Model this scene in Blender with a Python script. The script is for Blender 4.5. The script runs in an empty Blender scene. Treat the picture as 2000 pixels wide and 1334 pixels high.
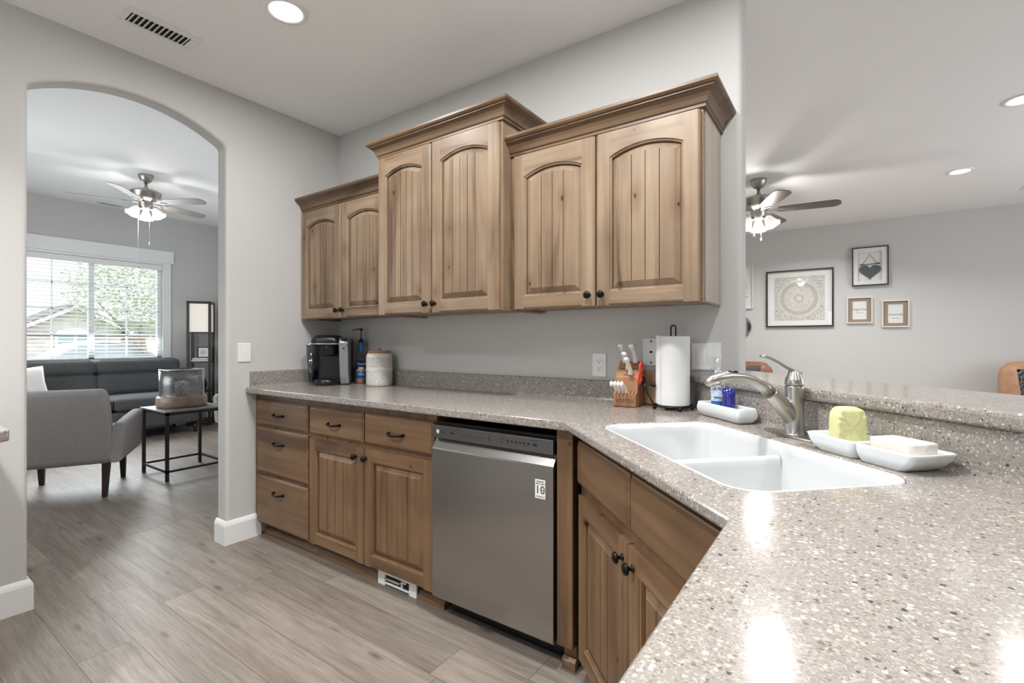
import bpy, bmesh, math, random
from mathutils import Vector, Matrix
PI = math.pi
random.seed(7)
SC = bpy.context.scene
COL = SC.collection

# ---------------------------------------------------------------- camera
cam_data = bpy.data.cameras.new('camera')
cam_data.sensor_width = 36.0
cam_data.lens = 945.0 / 2000.0 * 36.0
cam_data.clip_start = 0.02
cam = bpy.data.objects.new('camera', cam_data)
COL.objects.link(cam)
cam.location = (3.015, -2.154, 1.2)
cam.rotation_euler = (PI / 2, 0, math.radians(34.85))
SC.camera = cam

# ---------------------------------------------------------------- sky, daylight, exposure
world = bpy.data.worlds.new('world')
SC.world = world
world.use_nodes = True
wn = world.node_tree
bg = wn.nodes['Background']
bg.inputs['Color'].default_value = (0.86, 0.93, 1.0, 1)
bg.inputs['Strength'].default_value = 3.2


def area(name, loc, rot, size, size_y, power, color=(1, 1, 1), shape='RECTANGLE', spread=PI):
    ld = bpy.data.lights.new(name, 'AREA')
    ld.shape = shape
    ld.size = size
    if shape in ('RECTANGLE', 'ELLIPSE'):
        ld.size_y = size_y
    ld.energy = power
    ld.color = color
    ld.spread = spread
    o = bpy.data.objects.new(name, ld)
    o.location = loc
    o.rotation_euler = rot
    COL.objects.link(o)
    return o


DAY = (0.93, 0.97, 1.0)
# daylight entering by the front window; the other openings are unseen and added
area('daylight_front_window', (-4.80, -0.14, 1.62), (0, -PI / 2 + 0.4, 0), 1.2, 1.45, 38, DAY, 'RECTANGLE', 2.5)
area('added_side_daylight', (-2.6, -2.14, 1.5), (PI / 2, 0, 0), 1.5, 1.3, 12, DAY)  # side window made up to brighten the front room
portal = area('added_back_portal', (2.2, -4.62, 1.55), (PI / 2, 0, 0), 1.1, 1.1, 1, DAY)  # portal for a made-up opening that lets sky light in
portal.data.cycles.is_portal = True
area('added_east_daylight', (6.25, 2.4, 1.45), (0, PI / 2, 0), 1.5, 2.6, 8, (1.0, 0.98, 0.95))  # unseen east window, added to light the family room

SC.view_settings.view_transform = 'Standard'
SC.view_settings.look = 'None'
SC.view_settings.gamma = 1.0
SC.view_settings.use_curve_mapping = False
SC.view_settings.exposure = 0.3
SC.cycles.use_denoising = True
SC.cycles.max_bounces = 10
SC.cycles.diffuse_bounces = 5
SC.cycles.glossy_bounces = 4
SC.cycles.transmission_bounces = 6
SC.cycles.transparent_max_bounces = 16
SC.cycles.sample_clamp_indirect = 6.0


# ---------------------------------------------------------------- material helpers
def lin(c):
    return c / 12.92 if c <= 0.04045 else ((c + 0.055) / 1.055) ** 2.4


def rgb(r, g, b):
    return (lin(r / 255.0), lin(g / 255.0), lin(b / 255.0), 1.0)


class NT:
    def __init__(self, name):
        self.m = bpy.data.materials.new(name)
        self.m.use_nodes = True
        self.t = self.m.node_tree
        self.b = self.t.nodes['Principled BSDF']

    def n(self, typ, **kw):
        nd = self.t.nodes.new(typ)
        for k, v in kw.items():
            setattr(nd, k, v)
        return nd

    def link(self, a, b):
        self.t.links.new(a, b)

    def setv(self, sock, v):
        if isinstance(v, bpy.types.NodeSocket):
            self.link(v, sock)
        else:
            sock.default_value = v

    def math(self, op, a, b=0.0, c=0.0):
        nd = self.n('ShaderNodeMath', operation=op)
        self.setv(nd.inputs[0], a)
        self.setv(nd.inputs[1], b)
        self.setv(nd.inputs[2], c)
        return nd.outputs[0]

    def vmath(self, op, a, b=(0, 0, 0)):
        nd = self.n('ShaderNodeVectorMath', operation=op)
        self.setv(nd.inputs[0], a)
        self.setv(nd.inputs[1], b)
        return nd.outputs[0]

    def obj(self):
        return self.n('ShaderNodeTexCoord').outputs['Object']

    def noise(self, vec, scale, detail=2.0, rough=0.5, dist=0.0):
        nd = self.n('ShaderNodeTexNoise')
        self.link(vec, nd.inputs['Vector'])
        nd.inputs['Scale'].default_value = scale
        nd.inputs['Detail'].default_value = detail
        nd.inputs['Roughness'].default_value = rough
        nd.inputs['Distortion'].default_value = dist
        return nd.outputs['Fac']

    def voro(self, vec, scale, feature='F1'):
        nd = self.n('ShaderNodeTexVoronoi', feature=feature)
        self.link(vec, nd.inputs['Vector'])
        nd.inputs['Scale'].default_value = scale
        return nd

    def ramp(self, fac, stops, interp='LINEAR'):
        nd = self.n('ShaderNodeValToRGB')
        cr = nd.color_ramp
        cr.interpolation = interp
        while len(cr.elements) < len(stops):
            cr.elements.new(0.5)
        for e, (p, c) in zip(cr.elements, stops):
            e.position = p
            e.color = c
        self.link(fac, nd.inputs[0])
        return nd.outputs[0]

    def mix(self, fac, a, b, mode='MIX'):
        nd = self.n('ShaderNodeMix', data_type='RGBA', blend_type=mode)
        self.setv(nd.inputs[0], fac)
        self.setv(nd.inputs[6], a)
        self.setv(nd.inputs[7], b)
        return nd.outputs[2]

    def bump(self, h, strength=0.2, dist=0.002):
        nd = self.n('ShaderNodeBump')
        nd.inputs['Strength'].default_value = strength
        nd.inputs['Distance'].default_value = dist
        self.link(h, nd.inputs['Height'])
        self.link(nd.outputs[0], self.b.inputs['Normal'])

    def sep(self, v):
        nd = self.n('ShaderNodeSeparateXYZ')
        self.link(v, nd.inputs[0])
        return nd.outputs

    def comb(self, x=0.0, y=0.0, z=0.0):
        nd = self.n('ShaderNodeCombineXYZ')
        self.setv(nd.inputs[0], x)
        self.setv(nd.inputs[1], y)
        self.setv(nd.inputs[2], z)
        return nd.outputs[0]

    def rand(self):
        return self.n('ShaderNodeObjectInfo').outputs['Random']

    def p(self, **kw):
        for k, v in kw.items():
            self.setv(self.b.inputs[k.replace('_', ' ')], v)
        return self


def plain(name, col, rough=0.5, metal=0.0, noise=0.0, nscale=60, coat=0.0, bump=0.0, ior=1.5):
    t = NT(name)
    t.p(Roughness=rough, Metallic=metal, IOR=ior)
    t.b.inputs['Coat Weight'].default_value = coat
    if noise or bump:
        f = t.noise(t.obj(), nscale, 3)
        if noise:
            c2 = tuple(max(0, x * (1 - noise)) for x in col[:3]) + (1,)
            t.p(Base_Color=t.ramp(f, [(0.3, c2), (0.7, col)]))
        else:
            t.p(Base_Color=col)
        if bump:
            t.bump(f, bump, 0.002)
    else:
        t.p(Base_Color=col)
    return t.m


def emit(name, col, strength):
    t = NT(name)
    t.p(Base_Color=col)
    t.b.inputs['Emission Color'].default_value = col
    t.b.inputs['Emission Strength'].default_value = strength
    return t.m


def paint(name, col, scale, strength, rough=0.75):
    t = NT(name)
    f = t.noise(t.obj(), scale, 4, 0.6)
    t.p(Base_Color=col, Roughness=rough)
    t.bump(f, strength, 0.003)
    return t.m


def wood(name, axis, c_dark, c_mid, c_light, knots=True, rough=0.42, shift=1.0):
    """alder with long grain along the axis, soft cathedral figure and a few dark knots"""
    t = NT(name)
    o = t.obj()
    r = t.rand()
    off = t.comb(t.math('MULTIPLY', r, 31.0), t.math('MULTIPLY', r, 17.0), t.math('MULTIPLY', r, 23.0))
    v = t.vmath('ADD', o, off)
    sc = [9.0, 9.0, 9.0]
    sc['xyz'.index(axis)] = 0.8
    fine = [150.0, 150.0, 150.0]
    fine['xyz'.index(axis)] = 3.0
    g = t.noise(t.vmath('MULTIPLY', v, tuple(sc)), 1.0, 4, 0.55, 0.9)
    f = t.noise(t.vmath('MULTIPLY', v, tuple(fine)), 1.0, 2, 0.6)
    blot = t.noise(v, 3.2, 2, 0.5)
    mid = [34.0, 34.0, 34.0]
    mid['xyz'.index(axis)] = 0.9
    st = t.noise(t.vmath('MULTIPLY', v, tuple(mid)), 1.0, 3, 0.6, 0.3)
    col = t.ramp(g, [(0.30, c_dark), (0.44, c_mid), (0.70, c_light)])
    col = t.mix(t.ramp(st, [(0.42, (0, 0, 0, 1)), (0.75, (0.5, 0.5, 0.5, 1))]), col, c_dark)
    col = t.mix(t.math('MULTIPLY', f, 0.26), col, c_dark)
    col = t.mix(t.ramp(blot, [(0.45, (0, 0, 0, 1)), (0.75, (0.5, 0.5, 0.5, 1))]), col, c_dark)
    if knots:
        vx, vy, vz = t.sep(v)
        ku, kv = (6.5, 3.4) if axis == 'z' else (3.4, 6.5)
        k = t.n('ShaderNodeTexVoronoi', feature='F1', voronoi_dimensions='2D')
        k.inputs['Scale'].default_value = 1.0
        t.link(t.comb(t.math('MULTIPLY_ADD', g, 0.22, t.math('MULTIPLY', vx, ku)), t.math('MULTIPLY_ADD', f, 0.05, t.math('MULTIPLY', vz, kv)), 0.0), k.inputs['Vector'])
        kc = t.sep(k.outputs['Color'])
        keep = t.math('GREATER_THAN', kc[0], 0.52)
        rad = t.math('MULTIPLY_ADD', kc[1], 0.05, 0.012)
        d = t.math('DIVIDE', k.outputs['Distance'], rad)
        core = t.math('MULTIPLY', keep, t.ramp(d, [(0.55, (0.9, 0.9, 0.9, 1)), (1.0, (0, 0, 0, 1))]))
        halo = t.math('MULTIPLY', keep, t.ramp(k.outputs['Distance'], [(0.03, (0.6, 0.6, 0.6, 1)), (0.26, (0, 0, 0, 1))]))
        col = t.mix(halo, col, rgb(112, 80, 58))
        col = t.mix(core, col, rgb(46, 30, 22))
    t.p(Base_Color=col, Roughness=rough)
    t.bump(f, 0.12, 0.001)
    return t.m


M = {}
M['wall'] = paint('wall_paint', rgb(202, 202, 200), 170, 0.12)
M['ceiling'] = paint('ceiling_paint', rgb(248, 249, 250), 38, 0.5, 0.9)
M['trim'] = plain('white_trim_paint', rgb(240, 241, 242), 0.35)
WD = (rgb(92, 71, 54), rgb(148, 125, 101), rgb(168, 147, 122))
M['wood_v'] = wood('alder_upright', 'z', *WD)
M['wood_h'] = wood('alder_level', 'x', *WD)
WL = (rgb(78, 55, 37), rgb(124, 95, 67), rgb(146, 115, 84))  # same alder; dimmer light on the lower cabinets put in as darker colour
M['low_v'] = wood('alder_shaded_upright', 'z', *WL)
M['low_h'] = wood('alder_shaded_level', 'x', *WL)
M['crown'] = wood('alder_crown', 'x', rgb(84, 64, 46), rgb(114, 90, 66), rgb(132, 107, 81), knots=False)
M['glaze_line'] = plain('dark_antique_glaze', rgb(66, 46, 33), 0.5)
M['lit_side_panel'] = wood('light_washed_panel', 'z', rgb(150, 138, 126), rgb(172, 162, 151), rgb(184, 175, 165), knots=False)  # pale skin: light washing over the wood is put into its colour
M['bronze'] = plain('oil_rubbed_bronze', rgb(38, 33, 31), 0.35, 0.8)
M['black_metal'] = plain('black_wire', rgb(30, 29, 29), 0.4, 0.6)
M['black'] = plain('black_plastic', rgb(20, 20, 22), 0.3)
M['black_void'] = plain('black_recess', rgb(10, 10, 12), 0.6)
M['white_plastic'] = plain('white_plastic', rgb(238, 239, 238), 0.35)
M['ceramic'] = plain('white_ceramic', rgb(224, 228, 230), 0.12, coat=0.4)
M['sink'] = plain('white_sink', rgb(206, 209, 210), 0.22)
M['nickel'] = plain('brushed_nickel', rgb(190, 187, 183), 0.30, 1.0)
M['dark_nickel'] = plain('pewter_nickel', rgb(178, 175, 171), 0.38, 1.0)
M['dark_metal'] = plain('dark_iron', rgb(46, 44, 43), 0.5, 0.4)
M['silver'] = plain('silver_plastic', rgb(172, 176, 178), 0.3, 0.7)
M['paper'] = plain('paper_towel', rgb(228, 229, 228), 0.9, noise=0.03, nscale=220, bump=0.35)
M['dark_wood'] = plain('espresso_wood', rgb(48, 36, 32), 0.4, noise=0.3, nscale=30)
M['print_white'] = plain('white_card', rgb(238, 238, 236), 0.8)
M['ink'] = plain('dark_ink', rgb(38, 40, 44), 0.7)
M['grey_ink'] = plain('grey_ink', rgb(112, 112, 112), 0.7)


def speckle(name, base, dark, light):
    """solid surface: soft irregular chips in a fine-grained ground"""
    t = NT(name)
    o = t.obj()
    wn_ = t.n('ShaderNodeTexNoise')
    t.link(o, wn_.inputs['Vector'])
    wn_.inputs['Scale'].default_value = 240.0
    wob = t.vmath('SCALE', t.vmath('SUBTRACT', wn_.outputs['Color'], (0.5, 0.5, 0.5)))
    wob.node.inputs['Scale'].default_value = 0.006
    v = t.vmath('ADD', o, wob)
    a = t.voro(v, 145.0)
    b = t.voro(v, 420.0)
    ca = t.sep(a.outputs['Color'])
    cb = t.sep(b.outputs['Color'])
    c1 = t.ramp(cb[0], [(0.0, dark), (0.22, base), (0.6, tuple(x * 1.08 for x in base[:3]) + (1,)), (0.82, light)], 'CONSTANT')
    c1 = t.mix(0.6, base, c1)
    shape = t.math('MULTIPLY', t.math('SUBTRACT', t.math('MULTIPLY_ADD', ca[1], 0.30, 0.26), a.outputs['Distance']), 9.0)
    shape.node.use_clamp = True
    pal = t.ramp(ca[0], [(0.0, rgb(70, 67, 67)), (0.055, rgb(122, 108, 97)), (0.17, base), (0.66, rgb(182, 174, 166)), (0.83, rgb(208, 203, 197))], 'CONSTANT')
    sel = t.math('MULTIPLY', shape, t.math('SUBTRACT', 1.0, t.math('COMPARE', ca[0], 0.415, 0.245)))
    col = t.mix(sel, c1, pal)
    t.p(Base_Color=col, Roughness=0.15)
    t.b.inputs['Specular IOR Level'].default_value = 0.55
    return t.m


M['stone'] = speckle('speckled_solid_surface', rgb(149, 143, 137), rgb(124, 116, 109), rgb(182, 176, 170))


def steel(name, col, rough, axis):
    t = NT(name)
    s = [3.0, 3.0, 3.0]
    for i in range(3):
        if 'xyz'[i] != axis:
            s[i] = 420.0
    f = t.noise(t.vmath('MULTIPLY', t.obj(), tuple(s)), 1.0, 2)
    t.p(Base_Color=col, Metallic=1.0, Roughness=t.math('MULTIPLY_ADD', f, 0.05, rough))
    t.bump(f, 0.012, 0.0006)
    return t.m


M['steel'] = steel('brushed_stainless', rgb(163, 161, 159), 0.22, 'x')
M['steel_dark'] = steel('brushed_dark_steel', rgb(126, 126, 127), 0.32, 'x')


def planks():
    t = NT('vinyl_planks')
    o = t.obj()
    x, y, z = t.sep(o)
    yy = t.math('DIVIDE', y, 0.178)
    row = t.math('FLOOR', yy)
    w1 = t.n('ShaderNodeTexWhiteNoise', noise_dimensions='1D')
    t.link(row, w1.inputs['W'])
    xx = t.math('ADD', t.math('DIVIDE', x, 1.22), w1.outputs['Value'])
    colm = t.math('FLOOR', xx)
    w2 = t.n('ShaderNodeTexWhiteNoise', noise_dimensions='2D')
    t.link(t.comb(row, colm, 0.0), w2.inputs['Vector'])
    rv = w2.outputs['Value']
    off = t.vmath('SCALE', w2.outputs['Color'])
    off.node.inputs['Scale'].default_value = 37.0
    v = t.vmath('ADD', o, off)
    g = t.noise(t.vmath('MULTIPLY', v, (1.5, 20.0, 1.0)), 1.0, 8, 0.72, 0.7)
    f = t.noise(t.vmath('MULTIPLY', v, (7.0, 190.0, 1.0)), 1.0, 4, 0.65)
    big = t.noise(t.vmath('MULTIPLY', v, (1.3, 7.0, 1.0)), 1.0, 3, 0.55)
    col = t.ramp(g, [(0.28, rgb(112, 103, 96)), (0.42, rgb(144, 135, 127)), (0.55, rgb(160, 152, 144)), (0.74, rgb(172, 164, 157))])
    col = t.mix(t.ramp(f, [(0.42, (0, 0, 0, 1)), (0.70, (0.5, 0.5, 0.5, 1))]), col, rgb(104, 95, 88))
    col = t.mix(t.ramp(big, [(0.5, (0, 0, 0, 1)), (0.78, (0.5, 0.5, 0.5, 1))]), col, rgb(122, 111, 102))
    tone = t.ramp(rv, [(0.0, rgb(210, 206, 202)), (0.5, rgb(228, 224, 220)), (1.0, rgb(248, 243, 238))])
    col = t.mix(1.0, col, tone, 'MULTIPLY')
    k = t.voro(t.vmath('MULTIPLY', v, (3.4, 12.0, 1.0)), 1.0)
    keep = t.math('GREATER_THAN', t.sep(k.outputs['Color'])[0], 0.66)
    kn = t.math('MULTIPLY', keep, t.ramp(k.outputs['Distance'], [(0.05, (0.8, 0.8, 0.8, 1)), (0.20, (0, 0, 0, 1))]))
    col = t.mix(kn, col, rgb(66, 56, 49))
    fy = t.math('FRACT', yy)
    fx = t.math('FRACT', xx)
    ey = t.math('LESS_THAN', t.math('MINIMUM', fy, t.math('SUBTRACT', 1.0, fy)), 0.006)
    ex = t.math('LESS_THAN', t.math('MINIMUM', fx, t.math('SUBTRACT', 1.0, fx)), 0.0010)
    seam = t.math('MAXIMUM', ex, ey)
    col = t.mix(t.math('MULTIPLY', seam, 0.8), col, rgb(62, 54, 48))
    t.p(Base_Color=col, Roughness=t.math('MULTIPLY_ADD', f, 0.15, 0.36))
    t.bump(t.math('SUBTRACT', f, seam), 0.12, 0.001)
    return t.m


M['floor'] = planks()


def fabric(name, c1, c2, scale=420, rough=0.95):
    t = NT(name)
    o = t.obj()
    a = t.noise(t.vmath('MULTIPLY', o, (1.0, 1.0, 0.25)), scale, 2)
    b = t.noise(t.vmath('MULTIPLY', o, (0.25, 0.25, 1.0)), scale, 2)
    w = t.math('MULTIPLY_ADD', a, 0.5, t.math('MULTIPLY', b, 0.5))
    t.p(Base_Color=t.ramp(w, [(0.4, c1), (0.6, c2)]), Roughness=rough)
    t.b.inputs['Specular IOR Level'].default_value = 0.15
    t.bump(w, 0.35, 0.001)
    return t.m


M['fab_light'] = fabric('light_grey_linen', rgb(140, 137, 136), rgb(164, 161, 160), 420)
M['fab_dark'] = fabric('charcoal_weave', rgb(74, 75, 77), rgb(98, 99, 101), 300)
M['fab_white'] = fabric('pale_linen', rgb(222, 219, 216), rgb(238, 236, 233), 300)
M['leather'] = plain('brown_leather', rgb(142, 86, 62), 0.45, noise=0.3, nscale=14, bump=0.25)
M['leather_tan'] = plain('tan_leather', rgb(186, 140, 108), 0.45, noise=0.2, nscale=14, bump=0.25)


def glass(name, tint=(0.96, 0.98, 0.98, 1), gloss=0.1, rough=0.02):
    """thin pane: mostly clear with a reflective share by angle"""
    t = NT(name)
    t.t.nodes.remove(t.b)
    tr = t.n('ShaderNodeBsdfTransparent')
    tr.inputs[0].default_value = tint
    gl = t.n('ShaderNodeBsdfGlossy')
    gl.inputs['Roughness'].default_value = rough
    ge = t.n('ShaderNodeNewGeometry')
    dt = t.n('ShaderNodeVectorMath', operation='DOT_PRODUCT')
    t.link(ge.outputs['Normal'], dt.inputs[0])
    t.link(ge.outputs['Incoming'], dt.inputs[1])
    graze = t.math('POWER', t.math('SUBTRACT', 1.0, t.math('ABSOLUTE', dt.outputs['Value'])), 5.0)
    mx = t.n('ShaderNodeMixShader')
    t.link(t.math('MULTIPLY_ADD', graze, 0.9, gloss), mx.inputs[0])
    t.link(tr.outputs[0], mx.inputs[1])
    t.link(gl.outputs[0], mx.inputs[2])
    t.link(mx.outputs[0], t.t.nodes['Material Output'].inputs['Surface'])
    return t.m


M['pane'] = glass('window_pane', (0.985, 0.99, 0.99, 1), gloss=0.05)
M['pic_glass'] = glass('picture_glass', (0.995, 0.998, 0.997, 1), gloss=0.035, rough=0.01)
M['clear'] = glass('clear_plastic', (0.95, 0.96, 0.97, 1), 0.07, 0.12)
M['tank'] = glass('smoky_tank', (0.55, 0.60, 0.64, 1), 0.10, 0.08)
M['seeded'] = glass('seeded_glass', (0.86, 0.86, 0.85, 1), 0.16, 0.3)
_n = M['seeded'].node_tree
_tc, _vo, _cr = _n.nodes.new('ShaderNodeTexCoord'), _n.nodes.new('ShaderNodeTexVoronoi'), _n.nodes.new('ShaderNodeValToRGB')
_vo.inputs['Scale'].default_value = 75.0
_cr.color_ramp.elements[0].position, _cr.color_ramp.elements[0].color = 0.15, (0.93, 0.93, 0.92, 1)
_cr.color_ramp.elements[1].position, _cr.color_ramp.elements[1].color = 0.6, (0.52, 0.52, 0.52, 1)
_n.links.new(_tc.outputs['Object'], _vo.inputs['Vector'])
_n.links.new(_vo.outputs['Distance'], _cr.inputs[0])
_n.links.new(_cr.outputs[0], [x for x in _n.nodes if x.type == 'BSDF_TRANSPARENT'][0].inputs[0])


# ---------------------------------------------------------------- geometry helpers
I4 = Matrix.Identity(4)


def T(x, y, z):
    return Matrix.Translation((x, y, z))


def RX(a):
    return Matrix.Rotation(a, 4, 'X')


def RY(a):
    return Matrix.Rotation(a, 4, 'Y')


def RZ(a):
    return Matrix.Rotation(a, 4, 'Z')


class MB:
    """collects shapes for one mesh object"""

    def __init__(self):
        self.bm = bmesh.new()
        self.mi = 0
        self.smooth = False

    def v(self, co, X=None):
        co = Vector(co)
        return self.bm.verts.new(X @ co if X is not None else co)

    def f(self, vs, smooth=None):
        try:
            fa = self.bm.faces.new(vs)
        except ValueError:
            return None
        fa.material_index = self.mi
        fa.smooth = self.smooth if smooth is None else smooth
        return fa

    def box(self, x0, x1, y0, y1, z0, z1, X=None):
        c = [self.v(p, X) for p in ((x0, y0, z0), (x1, y0, z0), (x1, y1, z0), (x0, y1, z0), (x0, y0, z1), (x1, y0, z1), (x1, y1, z1), (x0, y1, z1))]
        for q in ((3, 2, 1, 0), (4, 5, 6, 7), (0, 1, 5, 4), (1, 2, 6, 5), (2, 3, 7, 6), (3, 0, 4, 7)):
            self.f([c[i] for i in q])
        return self

    def prism(self, poly, d0, d1, plane='xy', X=None):
        """extrude a 2D outline between d0 and d1 along the remaining axis"""
        def p3(a, b, d):
            return (a, b, d) if plane == 'xy' else ((a, d, b) if plane == 'xz' else (d, a, b))
        lo = [self.v(p3(a, b, d0), X) for a, b in poly]
        hi = [self.v(p3(a, b, d1), X) for a, b in poly]
        n = len(poly)
        self.f(lo[::-1])
        self.f(hi)
        for i in range(n):
            self.f([lo[i], lo[(i + 1) % n], hi[(i + 1) % n], hi[i]])
        return self

    def loft(self, rings, closed=True, cap0=True, cap1=True, X=None, smooth=True):
        vs = [[self.v(p, X) for p in r] for r in rings]
        n = len(vs[0])
        for a, b in zip(vs, vs[1:]):
            for i in range(n if closed else n - 1):
                j = (i + 1) % n
                self.f([a[i], a[j], b[j], b[i]], smooth)
        if cap0:
            self.f(vs[0][::-1], False)
        if cap1:
            self.f(vs[-1], False)
        return self

    def lathe(self, prof, seg=24, X=None, smooth=True, cap0=True, cap1=True, scallop=0.0, lobes=6):
        rings = []
        m = len(prof)
        for k, (r, z) in enumerate(prof):
            ring = []
            for i in range(seg):
                a = 2 * PI * i / seg
                rr = max(r, 1e-5) * (1 + scallop * (k / (m - 1)) ** 2 * math.cos(lobes * a))
                ring.append((rr * math.cos(a), rr * math.sin(a), z))
            rings.append(ring)
        return self.loft(rings, True, cap0, cap1, X, smooth)

    def tube(self, pts, r, seg=8, X=None, closed=False, flat=1.0, smooth=True):
        pts = [Vector(p) for p in pts]
        n = len(pts)
        rs = r if isinstance(r, (list, tuple)) else [r] * n
        rings = []
        up = Vector((0, 0, 1))
        prev = None
        for i, p in enumerate(pts):
            if closed:
                d = pts[(i + 1) % n] - pts[i - 1]
            else:
                d = pts[min(i + 1, n - 1)] - pts[max(i - 1, 0)]
            d.normalize()
            if prev is None:
                a = up if abs(d.dot(up)) < 0.9 else Vector((1, 0, 0))
                u = d.cross(a).normalized()
            else:
                u = (prev - d * prev.dot(d)).normalized()
            w = d.cross(u).normalized()
            prev = u
            rings.append([p + u * (rs[i] * math.cos(2 * PI * k / seg)) + w * (rs[i] * flat * math.sin(2 * PI * k / seg)) for k in range(seg)])
        if closed:
            rings.append(rings[0])
            self.loft(rings, True, False, False, X, smooth)
            bmesh.ops.remove_doubles(self.bm, verts=self.bm.verts[:], dist=1e-6)
        else:
            self.loft(rings, True, True, True, X, smooth)
        return self

    def ball(self, c, r, seg=12, X=None, sx=1, sy=1, sz=1):
        n = seg // 2
        prof = [(r * math.sin(PI * k / n), -r * math.cos(PI * k / n)) for k in range(n + 1)]
        S = Matrix.Diagonal((sx, sy, sz, 1))
        Y = T(*c) @ S
        return self.lathe(prof, seg, (X @ Y) if X is not None else Y, cap0=False, cap1=False)

    def softbox(self, x0, x1, y0, y1, z0, z1, r=0.04, puff=0.0, n=6, X=None):
        """rounded, slightly puffed upholstery block"""
        cx, cy, cz = (x0 + x1) / 2, (y0 + y1) / 2, (z0 + z1) / 2
        h = Vector(((x1 - x0) / 2, (y1 - y0) / 2, (z1 - z0) / 2))
        tmp = bmesh.new()
        bmesh.ops.create_cube(tmp, size=2.0)
        bmesh.ops.subdivide_edges(tmp, edges=tmp.edges[:], cuts=n, use_grid_fill=True)
        for v in tmp.verts:
            q = v.co.copy()
            # crowd points to the borders so that the rounding has enough rows
            s = Vector([math.copysign(abs(c) ** 0.6, c) for c in q])
            p = Vector((s.x * h.x, s.y * h.y, s.z * h.z))
            inner = Vector([max(-(h[i] - r), min(h[i] - r, p[i])) for i in range(3)])
            d = p - inner
            if d.length > 1e-9:
                p = inner + d.normalized() * min(d.length, r) if d.length > r else p
            for i in range(3):
                j, k = (i + 1) % 3, (i + 2) % 3
                if abs(q[i]) > 0.999:
                    p[i] += math.copysign(puff * (1 - q[j] ** 2) * (1 - q[k] ** 2), q[i])
            v.co = p + Vector((cx, cy, cz))
        mp = {v: self.v(v.co, X) for v in tmp.verts}
        for fa in tmp.faces:
            self.f([mp[v] for v in fa.verts], True)
        tmp.free()
        return self

    def text(self, s, size, X, depth=0.0006, align='CENTER', shear=0.0):
        """flat lettering in the local xy plane, raised by depth"""
        cu = bpy.data.curves.new('lettering', 'FONT')
        cu.body = s
        cu.size = size
        cu.align_x = align
        cu.align_y = 'CENTER'
        cu.extrude = depth
        cu.resolution_u = 3
        cu.shear = shear
        ob = bpy.data.objects.new('lettering', cu)
        COL.objects.link(ob)
        dg = bpy.context.evaluated_depsgraph_get()
        dg.update()
        me = bpy.data.meshes.new_from_object(ob.evaluated_get(dg))
        bpy.data.objects.remove(ob)
        mp = [self.v(v.co, X) for v in me.vertices]
        for p in me.polygons:
            self.f([mp[i] for i in p.vertices], False)
        bpy.data.meshes.remove(me)
        bpy.data.curves.remove(cu)
        return self

    def text_wrap(self, s, size, r, a0, z0, depth=0.0004, shear=0.0, X=None):
        """lettering bent round an upright cylinder of radius r, centred on the direction a0"""
        tmp = MB().text(s, size, I4, depth, 'CENTER', shear)
        mp = {}
        for v in tmp.bm.verts:
            a = a0 + v.co.x / r
            rr = r + v.co.z
            mp[v] = self.v((rr * math.cos(a), rr * math.sin(a), z0 + v.co.y), X)
        for fa in tmp.bm.faces:
            self.f([mp[v] for v in fa.verts], False)
        tmp.bm.free()
        return self

    def patch(self, r, a0, a1, z0, z1, n=16, X=None, th=0.0004):
        """curved label on a cylinder"""
        rows = []
        for k in range(n + 1):
            a = a0 + (a1 - a0) * k / n
            c, s_ = math.cos(a), math.sin(a)
            rows.append([(r * c, r * s_, z0), ((r + th) * c, (r + th) * s_, z0), ((r + th) * c, (r + th) * s_, z1), (r * c, r * s_, z1)])
        return self.loft(rows, True, True, True, X, True)

    def build(self, name, mats, parent=None, bevel=0.0, seg=2, angle=35, loc=None, rotz=None, auto=None, subsurf=0):
        bmesh.ops.recalc_face_normals(self.bm, faces=self.bm.faces[:])
        me = bpy.data.meshes.new(name)
        self.bm.to_mesh(me)
        self.bm.free()
        if not isinstance(mats, (list, tuple)):
            mats = [mats]
        for m in mats:
            me.materials.append(M[m] if isinstance(m, str) else m)
        o = bpy.data.objects.new(name, me)
        COL.objects.link(o)
        if parent is not None:
            o.parent = parent
        if loc is not None:
            o.location = loc
        if rotz is not None:
            o.rotation_euler = (0, 0, rotz)
        if bevel:
            b = o.modifiers.new('bevel', 'BEVEL')
            b.width = bevel
            b.segments = seg
            b.limit_method = 'ANGLE'
            b.angle_limit = math.radians(angle)
            b.harden_normals = False
        if subsurf:
            s = o.modifiers.new('subsurf', 'SUBSURF')
            s.levels = s.render_levels = subsurf
        return o


def tag(o, label, cat, group=None, kind=None):
    o['label'] = label
    o['category'] = cat
    if group:
        o['group'] = group
    if kind:
        o['kind'] = kind
    return o


def thing(name, label, cat, loc=(0, 0, 0), rotz=0.0, group=None):
    o = bpy.data.objects.new(name, None)
    o.empty_display_size = 0.05
    COL.objects.link(o)
    o.location = loc
    o.rotation_euler = (0, 0, rotz)
    return tag(o, label, cat, group)


def struct(mb, name, mats, **kw):
    o = mb.build(name, mats, **kw)
    o['kind'] = 'structure'
    return o


def dup(src, loc=None, rotz=None, label=None, parent=None):
    c = src.copy()
    COL.objects.link(c)
    if parent is not None:
        c.parent = parent
    if loc is not None:
        c.location = loc
    if rotz is not None:
        c.rotation_euler = (0, 0, rotz)
    if label:
        c['label'] = label
    for ch in list(src.children):
        dup(ch, parent=c)
    return c


def rrect(x0, x1, y0, y1, r, n=6):
    out = []
    for cx, cy, a0 in ((x1 - r, y1 - r, 0), (x0 + r, y1 - r, PI / 2), (x0 + r, y0 + r, PI), (x1 - r, y0 + r, 1.5 * PI)):
        for k in range(n + 1):
            a = a0 + PI / 2 * k / n
            out.append((cx + r * math.cos(a), cy + r * math.sin(a)))
    return out


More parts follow.
